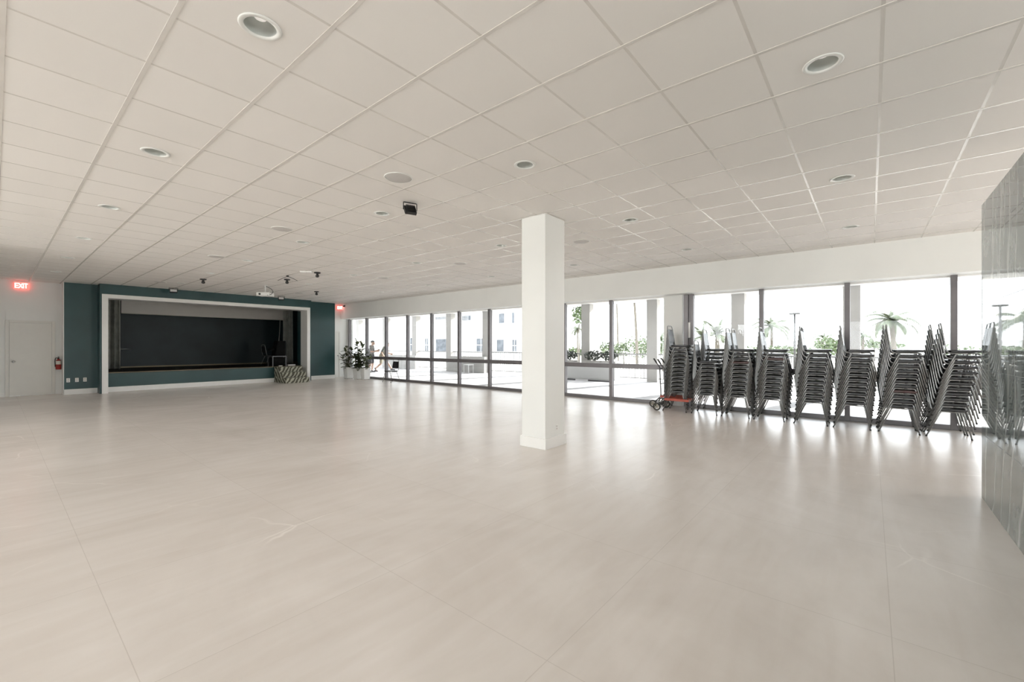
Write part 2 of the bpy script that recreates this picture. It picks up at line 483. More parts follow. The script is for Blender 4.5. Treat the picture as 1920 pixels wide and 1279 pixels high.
# west and south walls (behind and beside the camera), with tall openings added to the west for fill light
b = B()
WW = [(-5.5, -2.5), (-1.6, 1.4), (2.3, 5.3), (6.2, 8.9), (9.3, 11.7)]  # spans of the added west windows
y = YS
for a, c_ in WW:
    bx(b, XW - 0.15, XW, y, a, 0, H); bx(b, XW - 0.15, XW, a, c_, 0, 0.35); bx(b, XW - 0.15, XW, a, c_, 2.85, H); y = c_
bx(b, XW - 0.15, XW, y, YN + 0.12, 0, H)
bx(b, -1.05, -0.90, 12.0, YN, 0, H); bx(b, XW, -1.05, 12.0, 12.15, 0, H)  # unseen return added to keep west light off the door wall
struct(obj('wall_west', b, M['wall']), 'white wall opposite the glass, with added light-blocking return', 'wall')
b = B()
bx(b, XW - 0.15, -4.0, YS - 0.15, YS, 0, H); bx(b, 0.8, 8.4, YS - 0.15, YS, 0, H); bx(b, -4.0, 0.8, YS - 0.15, YS, 0, 0.35); bx(b, -4.0, 0.8, YS - 0.15, YS, 2.85, H); bx(b, 9.8, GX + 0.2, YS - 0.15, YS, 0, H); bx(b, 8.4, 9.8, YS - 0.15, YS, 2.6, H)  # wide opening behind the camera is added for fill light
struct(obj('wall_south', b, M['wall']), 'white wall beyond the marble partition', 'wall')
# fascia above the windows
b = B(); bx(b, FX, GX + 0.06, YS, YN, 2.64, H + 0.12)
struct(obj('wall_east', b, M['wall']), 'white bulkhead above the window wall', 'wall')
# white column in the window wall
b = B(); bx(b, GX - 0.06, GX + 0.10, 3.43, 3.875, 0, 2.64)
struct(obj('wall_pier', b, M['wall']), 'white pier between the two runs of windows', 'wall')

# pillar
pil = empty_struct('pillar', 'square white pillar standing alone on the tile floor', 'pillar')
b = B(); bx(b, 4.87, 5.355, 3.455, 3.87, 0, H, 0.004); obj('shaft', b, M['wall'], pil)
b = B(); bx(b, 4.85, 5.375, 3.435, 3.89, 0, 0.15, 0.005); obj('plinth', b, M['white'], pil)
b = B(); bx(b, 4.86, 5.365, 3.445, 3.88, H - 0.012, H - 0.004); obj('angle_bead', b, M['grid'], pil)

# doors in the north wall
def door(n, x0, x1, ztop, label, hx, stop=False):
    d = empty_struct('door_%d' % n, label, 'door')
    b = B(); bx(b, x0, x1, YN - 0.012, YN + 0.02, 0.012, ztop, 0.003); obj('door_leaf', b, M['door'], d)
    b = B()
    for a, c_ in ((x0 - 0.075, x0 - 0.006), (x1 + 0.006, x1 + 0.075)): bx(b, a, c_, YN - 0.022, YN, 0, ztop + 0.07, 0.003)
    bx(b, x0 - 0.0055, x1 + 0.0055, YN - 0.022, YN, ztop + 0.006, ztop + 0.07, 0.003); obj('door_frame', b, M['door'], d)
    b = B(); lathe(b, [(0.0, 0), (0.03, 0), (0.03, 0.008), (0.011, 0.012), (0.011, 0.04), (0.026, 0.05), (0.028, 0.065), (0.0, 0.075)], 16, axis='Y')
    xf(b, Matrix.Rotation(PI, 4, 'Z')); k = obj('door_knob', b, M['steel'], d, (hx, YN - 0.012, 0.98))
    return d
d1 = door(1, 0.27, 1.08, 2.08, 'white door in the end wall left of the stage', 0.345)
b = B(); bx(b, 0.27, 0.47, YN - 0.05, YN - 0.013, 0, 0.03, 0.004); obj('door_sweep', b, M['white'], d1)
door(2, 9.64, 9.99, 2.00, 'white door in the corner right of the stage', 9.95)
b = B(); bx(b, 1.16, 1.285, YN - 0.014, YN, 0, 0.12); bx(b, XW, 0.19, YN - 0.014, YN, 0, 0.12)
struct(obj('baseboard_north', b, M['white']), 'white baseboard of the end wall', 'baseboard')

# ------------------------------------------------------------------ window wall
MUL = [18.46, 17.03, 15.56, 14.10, 12.63, 11.14, 9.68, 8.22, 6.75, 5.29]
MW, MD = 0.085, 0.12
ORD = ['first', 'second', 'third', 'fourth', 'fifth', 'sixth', 'seventh', 'eighth', 'ninth', 'tenth', 'eleventh', 'twelfth', 'thirteenth', 'fourteenth', 'fifteenth', 'sixteenth', 'seventeenth']
def window(n, ya, yb, mull_at, wide=False):
    """One bay from ya down to yb (ya > yb); the mullion stands at ya."""
    w = empty_struct('window_%d' % n, 'full height dark framed window, %s from the far corner of the glass wall' % ORD[n - 1], 'window')
    b = B()
    if mull_at == 'wide':
        bx(b, GX - 0.07, GX + 0.05, 3.295, 3.40, 0, 2.64, 0.004); bx(b, GX - 0.035, GX + 0.05, 3.235, 3.295, 0, 2.64)
        bx(b, GX - 0.07, GX + 0.05, 3.18, 3.235, 0, 2.64, 0.004)
    elif mull_at == 'jamb':
        bx(b, GX - 0.07, GX + 0.05, ya - 0.06, ya, 0, 2.64, 0.004)
    else:
        bx(b, GX - 0.07, GX + 0.05, ya - MW / 2, ya + MW / 2, 0, 2.64, 0.004)
    obj('mullion', b, M['frame'], w)
    y1 = {'wide': 3.18, 'jamb': ya - 0.06}.get(mull_at, ya - MW / 2)
    y0 = yb
    b = B(); bx(b, GX - 0.07, GX + 0.05, y0, y1, 0.845, 0.965, 0.004); obj('transom', b, M['frame'], w)
    b = B(); bx(b, GX - 0.07, GX + 0.05, y0, y1, 0.0, 0.085, 0.004); obj('sill_rail', b, M['frame'], w)
    b = B(); bx(b, GX - 0.02, GX + 0.05, y0, y1, 2.61, 2.64); obj('head_rail', b, M['white'], w)
    b = B(); bx(b, GX - 0.003, GX + 0.003, y0, y1, 0.965, 2.61); obj('upper_pane', b, M['glass'], w)
    b = B(); bx(b, GX - 0.003, GX + 0.003, y0, y1, 0.085, 0.845); obj('lower_pane', b, M['glass'], w)
    return w
n = 1
for k in range(len(MUL)):
    yb = MUL[k + 1] + MW / 2 if k + 1 < len(MUL) else 3.875
    window(n, MUL[k], yb, 'mull'); n += 1
ww = window(n, 3.40, 1.79 + MW / 2, 'wide'); n += 1
b = B(); bx(b, GX - 0.085, GX - 0.035, 3.24, 3.29, 1.62, 1.98, 0.006); obj('closer_box', b, M['white'], ww)
M2 = [1.79, 0.345, -1.09, -2.54, -3.98, -5.42]
for k, y in enumerate(M2):
    window(n, y, (M2[k + 1] + MW / 2) if k + 1 < len(M2) else YS, 'mull'); n += 1
# white strip that closes the glass wall at the far corner
b = B(); bx(b, GX - 0.03, GX + 0.06, MUL[0] + MW / 2, YN, 0, 2.64)
struct(obj('wall_corner', b, M['wall']), 'white strip of wall in the far corner', 'wall')
# unseen west windows, added to even out the light: sash and glass
for k, (a, c_) in enumerate(WW):
    w = empty_struct('window_%d' % n, 'added tall window in the wall opposite the glass, %s from the south corner' % ORD[k], 'window'); n += 1
    b = B()
    for y in (a, (a + c_) / 2, c_): bx(b, XW - 0.11, XW - 0.04, y - 0.03, y + 0.03, 0.35, 2.85)
    bx(b, XW - 0.11, XW - 0.04, a, c_, 0.35, 0.42); bx(b, XW - 0.11, XW - 0.04, a, c_, 2.78, 2.85)
    obj('sash', b, M['frame'], w)
    b = B(); bx(b, XW - 0.078, XW - 0.072, a + 0.03, c_ - 0.03, 0.42, 2.78); obj('glass_pane', b, M['glass'], w)
w = empty_struct('window_%d' % n, 'glazed opening beyond the marble partition', 'window')
b = B()
for x in (8.43, 9.77): bx(b, x - 0.03, x + 0.03, YS - 0.11, YS - 0.04, 0, 2.6)
bx(b, 8.4, 9.8, YS - 0.11, YS - 0.04, 2.54, 2.6); bx(b, 8.4, 9.8, YS - 0.11, YS - 0.04, 0, 0.07); obj('sash', b, M['frame'], w)
b = B(); bx(b, 8.46, 9.74, YS - 0.078, YS - 0.072, 0.07, 2.54); obj('glass_pane', b, M['glass'], w)

w = empty_struct('window_%d' % (n + 1), 'added wide window in the wall behind the camera', 'window')  # unseen window, added to light the south-facing surfaces
b = B()
for x in (-4.0, -1.6, 0.8): bx(b, x - 0.03, x + 0.03, YS - 0.11, YS - 0.04, 0.35, 2.85)
bx(b, -4.0, 0.8, YS - 0.11, YS - 0.04, 2.79, 2.85); bx(b, -4.0, 0.8, YS - 0.11, YS - 0.04, 0.35, 0.42); obj('sash', b, M['frame'], w)
b = B(); bx(b, -3.97, 0.77, YS - 0.078, YS - 0.072, 0.42, 2.79); obj('glass_pane', b, M['glass'], w)
# marble partition
b = B(); bx(b, 1.0, 6.0, -1.06, -0.81, 0, 2.775, 0.002)
struct(obj('wall_partition', b, M['marble']), 'polished grey marble partition reflecting the windows and chairs', 'wall')

# ------------------------------------------------------------------ ceiling fittings
def ordinal(k): return ['first', 'second', 'third', 'fourth', 'fifth', 'sixth', 'seventh', 'eighth', 'ninth', 'tenth', 'eleventh', 'twelfth', 'thirteenth', 'fourteenth'][k]
dl = thing('downlight', '', 'ceiling light', (0, 0, H), 0, 'recessed ceiling downlights')
b = B(); lathe(b, [(0.083, 0.0), (0.105, 0.0), (0.112, -0.004), (0.105, -0.009), (0.083, -0.006), (0.083, 0.0)], 36); obj('trim_ring', b, M['fixture'], dl)
b = B(); lathe(b, [(0.083, -0.006), (0.080, -0.001), (0.066, -0.0025), (0.045, -0.0035), (0.0, -0.0035)], 36)
b.free()
# recessed can: a shallow bowl set up into the tile
b = B(); lathe(b, [(0.084, -0.005), (0.080, 0.03), (0.066, 0.075), (0.05, 0.10), (0.0, 0.10)], 36); obj('reflector', b, M['reflector'], dl)
b = B(); lathe(b, [(0.0, 0.045), (0.032, 0.05), (0.04, 0.07), (0.03, 0.095), (0.0, 0.098)], 24); obj('bulb', b, M['bulb'], dl)
DLX = [(0.98, 'left'), (3.45, 'second from left'), (5.95, 'third from left'), (8.48, 'window side')]
DLY = [0.24, 2.70, 5.22, 7.76, 10.36, 12.90, 15.6]
holes = []
first = True
COLN = ['first ceiling column from the left', 'second ceiling column from the left', 'third ceiling column from the left', 'ceiling column nearest the windows']
for ci, (x, _) in enumerate(DLX):
    for ri, y in enumerate(DLY):
        if ci == 0 and ri == 0: continue
        lab = 'recessed round white downlight, %s from the camera in %s' % (ordinal(ri if ci else ri - 1), 'the ' + COLN[ci])
        xx = x + (0.06 if (ri >= 3 and ci in (1, 2)) else 0)
        holes.append((xx, y))
        if first:
            dl.location = (xx, y, H); dl['label'] = lab; first = False
        else: dup(dl, (xx, y, H), 0, lab)

sp = thing('ceiling_speaker', '', 'speaker', (0, 0, H), 0, 'round ceiling speakers')
b = B(); lathe(b, [(0.0, -0.008), (0.13, -0.008), (0.14, -0.005), (0.143, 0.0)], 40); obj('grille', b, M['grille'], sp)
b = B(); lathe(b, [(0.142, 0.0), (0.141, -0.007), (0.150, -0.006), (0.153, 0.0)], 40); obj('rim', b, M['fixture'], sp)
SPK = [(2.83, 3.97, 'nearest the camera, left row'), (2.90, 7.13, 'second in the left row'), (2.94, 10.39, 'third in the left row'), (3.08, 15.86, 'last in the left row, near the stage'),
       (6.64, 3.93, 'beside the white pillar top'), (6.68, 7.08, 'second in the window side row'), (6.76, 10.2, 'third in the window side row'), (6.85, 15.47, 'last in the window side row, near the stage')]
for k, (x, y, w_) in enumerate(SPK):
    lab = 'flat round grey ceiling speaker, ' + w_
    if k == 0: sp.location = (x, y, H); sp['label'] = lab
    else: dup(sp, (x, y, H), 0, lab)

# cut the recesses of the downlights in the ceiling slab and keep a dark void above the cans
cut = bmesh.new()
for x, y in holes: lathe(cut, [(0.0, -0.05), (0.0845, -0.05), (0.0845, 0.3), (0.0, 0.3)], 24, (x, y, H), smooth=False)
bmesh.ops.recalc_face_normals(cut, faces=cut.faces[:])
cm = bpy.data.meshes.new('downlight_cutter'); cut.to_mesh(cm); cut.free()
co = bpy.data.objects.new('downlight_cutter', cm); C.objects.link(co)
md = ceiling.modifiers.new('holes', 'BOOLEAN'); md.operation = 'DIFFERENCE'; md.object = co; md.solver = 'EXACT'
dg = bpy.context.evaluated_depsgraph_get()
nm = bpy.data.meshes.new_from_object(ceiling.evaluated_get(dg))
ceiling.modifiers.clear(); ceiling.data = nm
bpy.data.objects.remove(co)
b = B(); bx(b, XW - 0.15, GX + 0.2, YS - 0.15, 21.9, H + 0.30, H + 0.42)
bx(b, XW - 0.15, XW - 0.05, YS - 0.15, 21.9, H, H + 0.30); bx(b, GX + 0.1, GX + 0.2, YS - 0.15, 21.9, H, H + 0.30)
bx(b, XW - 0.05, GX + 0.1, YS - 0.15, YS - 0.05, H, H + 0.30); bx(b, XW - 0.05, GX + 0.1, 21.8, 21.9, H, H + 0.30)
struct(obj('roof', b, M['ext']), 'roof slab over the hall', 'roof')

# LED floodlights: body, yoke, face
def floodlight(label, loc, rz, tilt, w, h, face, group='black floodlights under the ceiling'):
    f = thing('ceiling_floodlight', label, 'floodlight', loc, rz, group)
    R = Matrix.Translation((0, 0, -0.10)) @ Matrix.Rotation(tilt, 4, 'X')
    b = B(); bx(b, -w / 2, w / 2, -0.022, 0.022, -h / 2, h / 2, 0.006)
    if face == 'back':
        for k in range(9):
            x = -w / 2 + 0.02 + k * (w - 0.04) / 8
            bx(b, x - 0.003, x + 0.003, -0.05, -0.02, -h / 2 + 0.015, h / 2 - 0.015)
    else:
        t_ = 0.016
        for x0, x1, z0, z1 in ((-w / 2, w / 2, h / 2 - t_, h / 2), (-w / 2, w / 2, -h / 2, -h / 2 + t_), (-w / 2, -w / 2 + t_, -h / 2, h / 2), (w / 2 - t_, w / 2, -h / 2, h / 2)):
            bx(b, x0, x1, -0.034, -0.02, z0, z1)
    xf(b, R); obj('housing', b, M['black'], f)
    s = -0.024 if face == 'front' else 0.024
    b = B(); bx(b, -w / 2 + 0.014, w / 2 - 0.014, min(s, s * 0.9), max(s, s * 0.9), -h / 2 + 0.014, h / 2 - 0.014); xf(b, R); obj('lens', b, M['lens'], f)
    b = B(); e = w / 2 + 0.012
    tube(b, fillet([(-e, 0, -0.10), (-e, 0, -0.006), (e, 0, -0.006), (e, 0, -0.10)], 0.01, 3), 0.006, 6); obj('yoke', b, M['black'], f)
    return f
floodlight('black finned floodlight hanging from ceiling in front of the white pillar', (3.42, 4.55, H), math.radians(-20), math.radians(-38), 0.15, 0.13, 'back', 'black floodlights under the ceiling')
floodlight('black rimmed floodlight with white face above left part of the stage', (3.66, 17.1, H), math.radians(-10), math.radians(-20), 0.20, 0.12, 'front')
floodlight('black rimmed floodlight with white face above right part of the stage', (6.83, 16.85, H), math.radians(-22), math.radians(-20), 0.19, 0.12, 'front')

dm = thing('ceiling_dome', '', 'ceiling fixture', (0, 0, H), 0, 'small black domes under the ceiling')
b = B(); lathe(b, [(0.0, 0.0), (0.075, 0.0), (0.08, -0.012), (0.07, -0.028), (0.028, -0.034), (0.028, -0.06)], 24); obj('base', b, M['black'], dm)
b = B(); lathe(b, [(0.028, -0.06), (0.042, -0.075), (0.044, -0.10), (0.03, -0.125), (0.0, -0.132)], 24); obj('ball', b, M['black'], dm)
DM = [(3.70, 14.2, 'above the left half of the stage'), (5.20, 12.45, 'just below the two-armed black bracket'), (7.02, 14.5, 'farthest right, near the stage corner'), (5.20, 10.7, 'beside the white access point')]
for k, (x, y, w_) in enumerate(DM):
    lab = 'small black ball fixture under the ceiling, ' + w_
    if k == 0: dm.location = (x, y, H); dm['label'] = lab
    else: dup(dm, (x, y, H), 0, lab)
ap = thing('ceiling_access_point', 'flat white box on the ceiling beside a small black ball fixture', 'ceiling fixture', (4.95, 10.75, H), math.radians(-45))
b = B(); bx(b, -0.14, 0.14, -0.06, 0.06, -0.035, 0, 0.01); obj('housing', b, M['white'], ap)
b = B(); lathe(b, [(0.0, -0.037), (0.01, -0.037), (0.01, -0.034)], 10); obj('status_lamp', b, M['black'], ap)
# thin two-armed bracket
br = thing('ceiling_bracket', 'thin black two-armed bracket spread under the ceiling near the projector', 'bracket', (4.94, 11.8, H), math.radians(-50))
b = B(); tube(b, [(0, 0, -0.02), (-0.13, 0, -0.07), (-0.26, 0, -0.135)], 0.007, 6); obj('arm', b, M['black'], br)
b = B(); tube(b, [(0, 0, -0.02), (0.13, 0, -0.07), (0.26, 0, -0.135)], 0.007, 6); obj('arm', b, M['black'], br)
b = B(); lathe(b, [(0.0, 0), (0.035, 0), (0.03, -0.03), (0.0, -0.04)], 16); obj('hub', b, M['black'], br)
# projector
pj = thing('ceiling_projector', 'white ceiling projector with looped black cable in front of the stage', 'projector', (5.33, 14.3, H), math.radians(-50))
b = B(); bx(b, -0.20, 0.20, -0.14, 0.14, -0.33, -0.22, 0.012); obj('case', b, M['white'], pj)
b = B(); tube(b, [(0, 0, 0), (0, 0, -0.225)], 0.018, 10); lathe(b, [(0.0, 0), (0.06, 0), (0.06, -0.012), (0, -0.012)], 16); obj('drop_pole', b, M['white'], pj)
b = B(); lathe(b, [(0.0, -0.165), (0.026, -0.165), (0.03, -0.139)], 16, axis='Y'); xf(b, Matrix.Translation((-0.09, 0, -0.275))); obj('lens', b, M['black'], pj)
b = B(); tube(b, fillet([(0.03, -0.02, -0.02), (0.22, -0.05, -0.12), (0.28, -0.06, -0.22), (0.22, -0.1, -0.29), (0.14, -0.145, -0.31)], 0.06, 5), 0.008, 6); obj('cable', b, M['black'], pj)

# exit signs with letters
def letter_strokes(ch):
    return {'E': [(0, 0, 0, 1), (0, 0, .8, 0), (0, .5, .7, .5), (0, 1, .8, 1)], 'X': [(0, 0, .8, 1), (0, 1, .8, 0)],
            'I': [(.15, 0, .15, 1)], 'T': [(.4, 0, .4, 1), (0, 1, .8, 1)]}[ch]
def exit_sign(label, x, y, z, w=0.30, h=0.19, rz=0.0):
    e = thing('exit_sign', label, 'exit sign', (x, y, z), rz, 'red exit signs')
    b = B(); bx(b, -w / 2, w / 2, -0.012, 0.012, -h, 0.0, 0.004); obj('panel', b, M['exit_glow'], e)
    b = B(); bx(b, -w / 2 - 0.005, w / 2 + 0.005, -0.025, 0.025, 0.0, 0.03, 0.004); obj('top_bar', b, M['fixture'], e)
    adv = {'E': .95, 'X': .95, 'I': .42, 'T': .85}; k_ = h * 0.62; tot = sum(adv.values()) * k_ * 0.62
    cx = -tot / 2
    for ch in 'EXIT':
        b = B(); k = k_; s = k * 0.62
        for x0, z0, x1, z1 in letter_strokes(ch):
            p0 = Vector((cx + x0 * s, -0.0155, -h * 0.81 + z0 * k)); p1 = Vector((cx + x1 * s, -0.0155, -h * 0.81 + z1 * k))
            d = (p1 - p0).normalized(); q = Vector((-d.z, 0, d.x)) * 0.010
            p0 = p0 - d * 0.008; p1 = p1 + d * 0.008
            vs = [p0 + q, p0 - q, p1 - q, p1 + q]
            lo = [b.verts.new(v) for v in vs]; hi = [b.verts.new(v + Vector((0, -0.003, 0))) for v in vs]
            b.faces.new(lo); b.faces.new(list(reversed(hi)))
            for q_ in range(4): b.faces.new((lo[q_], hi[q_], hi[(q_ + 1) % 4], lo[(q_ + 1) % 4]))
        o = obj('letter', b, M['exit_letter'], e)
        cx += adv[ch] * s
    return e
exit_sign('red lit EXIT sign on the end wall above the left door', 0.495, YN - 0.07, 3.225, 0.29, 0.19)
exit_sign('red lit EXIT sign in the far corner right of the stage', 9.99, YN - 0.12, 3.225, 0.24, 0.17, math.radians(-12))
# small camera beside the right sign
cmra = thing('security_camera', 'tiny dark camera on the bulkhead beside the corner exit sign', 'camera', (10.06, 18.2, 3.20))
b = B(); bx(b, 0.0, 0.04, -0.03, 0.03, -0.03, 0.05, 0.004); obj('mount', b, M['grey_metal'], cmra)
b = B(); lathe(b, [(0.0, -0.10), (0.03, -0.10), (0.033, -0.02), (0.025, 0.03), (0.0, 0.035)], 16, axis='Y'); xf(b, Matrix.Translation((-0.03, 0, 0))); obj('barrel', b, M['black'], cmra)

# ------------------------------------------------------------------ wall things
fe = thing('fire_extinguisher', 'red fire extinguisher hanging on the wall beside the left door', 'fire extinguisher', (1.215, YN - 0.08, 0.73))
b = B(); lathe(b, [(0.0, 0.0), (0.055, 0.0), (0.06, 0.01), (0.06, 0.24), (0.05, 0.275), (0.022, 0.30), (0.02, 0.315), (0, 0.315)], 24); obj('cylinder', b, M['red'], fe)
b = B(); lathe(b, [(0.0608, 0.15), (0.0608, 0.255)], 24); obj('label_band', b, M['label'], fe)
b = B(); lathe(b, [(0.0, 0.315), (0.018, 0.315), (0.018, 0.345), (0, 0.35)], 12); bx(b, -0.012, 0.012, -0.09, 0.02, 0.345, 0.357); bx(b, -0.012, 0.012, -0.085, 0.01, 0.372, 0.384); obj('valve_handle', b, M['black'], fe)
b = B(); tube(b, fillet([(-0.018, 0, 0.335), (-0.06, 0, 0.34), (-0.072, 0, 0.25), (-0.068, -0.02, 0.08)], 0.03, 5), 0.009, 8); obj('hose', b, M['rubber'], fe)
b = B(); bx(b, -0.02, 0.02, 0.058, 0.078, 0.22, 0.30); bx(b, -0.02, 0.02, 0.0, 0.078, 0.302, 0.308); obj('hook_bracket', b, M['steel'], fe)

ou = thing('wall_outlet', '', 'outlet', (0, 0, 0), 0, 'white outlets on the teal wall')
b = B(); bx(b, -0.038, 0.038, -0.006, 0, -0.06, 0.06, 0.003); obj('cover_plate', b, M['white'], ou)
b = B()
for z in (-0.025, 0.025): bx(b, -0.016, 0.016, -0.010, -0.005, z - 0.016, z + 0.016, 0.003)
obj('socket', b, M['grille'], ou)
OU = [((1.385, SY, 0.42), 'first from the left end'), ((1.565, SY, 0.42), 'middle of three'), ((1.735, SY, 0.42), 'nearest the white stage frame')]
for k, (p, w_) in enumerate(OU):
    lab = 'white outlet plate low on the teal wall, ' + w_
    if k == 0: ou.location = p; ou['label'] = lab
    else: dup(ou, p, 0, lab)
dup(ou, (8.93, 21.6, 0.80), 0, 'white outlet plate on the dark back wall of the stage', 'stage outlet')
dup(ou, (5.15, 3.455, 0.27), 0, 'white outlet plate low on the white pillar', 'pillar outlet', 0.7)

# ------------------------------------------------------------------ stage things
def curtain(label, x0, x1, y, z0, z1, folds, amp):
    b = B(); n_ = folds * 10; vs = []
    for k in range(n_ + 1):
        s = k / n_; x = x0 + (x1 - x0) * s
        d = amp * math.sin(2 * PI * folds * s) + 0.3 * amp * math.sin(2 * PI * folds * 2.3 * s + 1)
        col = []
        for z_ in range(9):
            q = z_ / 8; z = z0 + (z1 - z0) * q
            pinch = 1.0 - 0.25 * q
            col.append(b.verts.new((x, y + d * pinch + 0.015 * math.sin(3 * q + k * 0.3), z)))
        vs.append(col)
    for k in range(n_):
        for z_ in range(8):
            f = b.faces.new((vs[k][z_], vs[k + 1][z_], vs[k + 1][z_ + 1], vs[k][z_ + 1])); f.smooth = True
    r = bmesh.ops.solidify(b, geom=b.faces[:], thickness=0.008)
    return tag(obj('stage_curtain', b, M['curtain']), label, 'curtain', 'stage curtains')
curtain('grey gathered stage curtain at the left side of the stage', 2.30, 2.86, 20.4, 0.62, 3.18, 4, 0.10)
curtain('grey gathered stage curtain behind the black cabinet at the right', 8.36, 8.76, 20.4, 0.62, 3.18, 4, 0.09)
sc = thing('projection_screen', 'wide white projection screen pulled partly down across the stage', 'projection screen', (0, 0, 0))
b = B(); bx(b, 2.92, 8.50, 20.70, 20.706, 2.60, 3.10); obj('cloth', b, M['screen'], sc)
b = B(); bx(b, 2.90, 8.52, 20.67, 20.76, 3.10, 3.20, 0.01); obj('housing', b, M['white'], sc)
b = B(); tube(b, [(2.92, 20.703, 2.597), (8.50, 20.703, 2.597)], 0.014, 8); obj('weight_bar', b, M['label'], sc)
b = B(); tube(b, [(8.33, 20.68, 2.60), (8.31, 20.67, 2.1), (8.26, 20.66, 1.55)], 0.012, 6)
tag(obj('pull_cord', b, M['label']), 'pale cord hanging down from the right end of the white screen', 'cord')
wr = thing('wall_rail', 'short silver rail at the left side of the stage near curtain', 'rail', (3.02, 21.4, 1.30))
b = B(); tube(b, [(-0.2, 0, 0), (0.32, 0, 0)], 0.018, 8); obj('bar', b, M['steel'], wr)
for x in (-0.1, 0.22):
    b = B(); tube(b, [(x, 0, 0), (x, 0.2, 0)], 0.010, 6); obj('bracket', b, M['steel'], wr)

# zebra carpeted steps to the stage
b = B()
SX0, SX1 = 7.04, 7.93
for y0, zt in ((16.95, 0.2), (17.25, 0.4), (17.55, 0.6)):
    bx(b, SX0, SX1, y0, 18.02, zt - 0.2 + (0.0005 if zt > 0.3 else 0), zt, 0.008)
tag(obj('carpeted_steps', b, M['zebra']), 'zebra patterned carpeted steps up to the right end of the stage', 'steps')
# black cabinet with slanted front, on low grey stand
ls = thing('low_stand', 'low dark stand with grey edge under the black slanted cabinet on stage', 'stand', (7.30, 18.42, 0.60))
b = B(); bx(b, -0.27, 0.27, -0.25, 0.25, 0.38, 0.42, 0.004); obj('top', b, M['grey_metal'], ls)
for x in (-0.25, 0.25):
    for y in (-0.23, 0.23):
        b = B(); bx(b, x - 0.018, x + 0.018, y - 0.018, y + 0.018, 0, 0.38); obj('leg', b, M['grey_metal'], ls)
b = B(); bx(b, -0.22, 0.22, -0.20, 0.20, 0.03, 0.36, 0.004); obj('case', b, M['matte_black'], ls)
ca = thing('slanted_cabinet', 'black cabinet with slanted front on low stand at stage right', 'cabinet', (7.36, 18.42, 1.02))
b = B()
prof = [(-0.20, 0.0), (0.20, 0.0), (0.20, 0.60), (-0.10, 0.60)]
lo = [b.verts.new((x, -0.2, z)) for x, z in prof]; hi = [b.verts.new((x, 0.2, z)) for x, z in prof]
b.faces.new(lo); b.faces.new(list(reversed(hi)))
for k in range(4): b.faces.new((lo[k], lo[(k + 1) % 4], hi[(k + 1) % 4], hi[k]))
bmesh.ops.bevel(b, geom=b.edges[:], offset=0.008, segments=2, affect='EDGES'); obj('body', b, M['matte_black'], ca)
b = B(); bx(b, -0.16, 0.16, -0.205, -0.2, 0.05, 0.2, 0.002); obj('front_panel', b, M['matte_black'], ca)
b = B(); bx(b, -0.36, -0.19, -0.12, 0.12, 0.22, 0.29, 0.02); obj('shelf', b, M['matte_black'], ca)
b = B(); bx(b, -0.15, 0.15, -0.1, 0.1, 0, 0.06, 0.008)
wb = tag(obj('white_box', b, M['white']), 'small flat white box on the stage behind the zebra steps', 'box'); wb.location = (7.83, 18.4, 0.60)
b = B(); bx(b, -0.06, 0.06, -0.05, 0.05, 0, 0.03, 0.006)
wb = tag(obj('paper_stack', b, M['label']), 'small pale stack on the stage lip below the black cabinet', 'paper'); wb.location = (7.32, 18.13, 0.606)

# ------------------------------------------------------------------ chairs
def make_chair(name, seat_mat, label, metal):
    t = thing(name, label, 'chair')
    # seat: rounded trapezoid pad
    b = B()
    out = fillet([(-0.205, -0.205, 0), (0.205, -0.205, 0), (0.188, 0.175, 0), (-0.188, 0.175, 0)], 0.05, 5, closed=True)
    prism(b, [(p.x, p.y) for p in out], 0.418, 0.455, 0.012)
    for f in b.faces: f.smooth = len(f.verts) == 4
    obj('seat', b, seat_mat, t)
    # backrest pad, tilted 8 degrees
    b = B()
    out = fillet([(-0.165, 0.53, 0), (0.165, 0.53, 0), (0.140, 0.80, 0), (-0.140, 0.80, 0)], 0.03, 4, closed=True)
    prism(b, [(p.x, p.y) for p in out], -0.0085, 0.0085, 0.004)
    for v in b.verts:
        x, z, d = v.co
        v.co = Vector((x, 0.213 + (z - 0.46) * 0.135 - d, z))
    obj('backrest', b, seat_mat, t)
    R = 0.0105
    for s, nm_ in ((-1, 'leg'), (1, 'leg')):
        # front leg with the front half of the rail under the seat, rear leg with the other half
        b = B()
        tube(b, fillet([(s * 0.213, -0.235, 0.012), (s * 0.186, -0.152, 0.404), (s * 0.186, -0.02, 0.404)], 0.035, 5), R, 8)
        lf = obj('leg', b, metal, t)
        b = B(); tube(b, [(s * 0.2138, -0.2375, 0.0), (s * 0.2124, -0.2331, 0.022)], 0.0125, 8); obj('foot_cap', b, M['rubber'], lf)
        b = B()
        tube(b, fillet([(s * 0.186, -0.02, 0.404), (s * 0.186, 0.098, 0.404), (s * 0.213, 0.265, 0.012)], 0.035, 5), R, 8)
        lr = obj('leg', b, metal, t)
        b = B(); tube(b, [(s * 0.2138, 0.270, 0.0), (s * 0.2124, 0.2608, 0.022)], 0.0125, 8); obj('foot_cap', b, M['rubber'], lr)
    # continuous back tube with the open loop above the pad
    b = B()
    tube(b, fillet([(-0.172, -0.06, 0.408), (-0.180, 0.196, 0.408), (-0.176, 0.222, 0.53), (-0.152, 0.258, 0.80), (-0.125, 0.2685, 0.877),
                    (0.125, 0.2685, 0.877), (0.152, 0.258, 0.80), (0.176, 0.222, 0.53), (0.180, 0.196, 0.408), (0.172, -0.06, 0.408)], 0.055, 5), R, 8)
    obj('back_frame', b, metal, t)
    b = B(); tube(b, [(-0.185, -0.163, 0.386), (0.185, -0.163, 0.386)], 0.006, 6); obj('stretcher', b, metal, t)
    return t
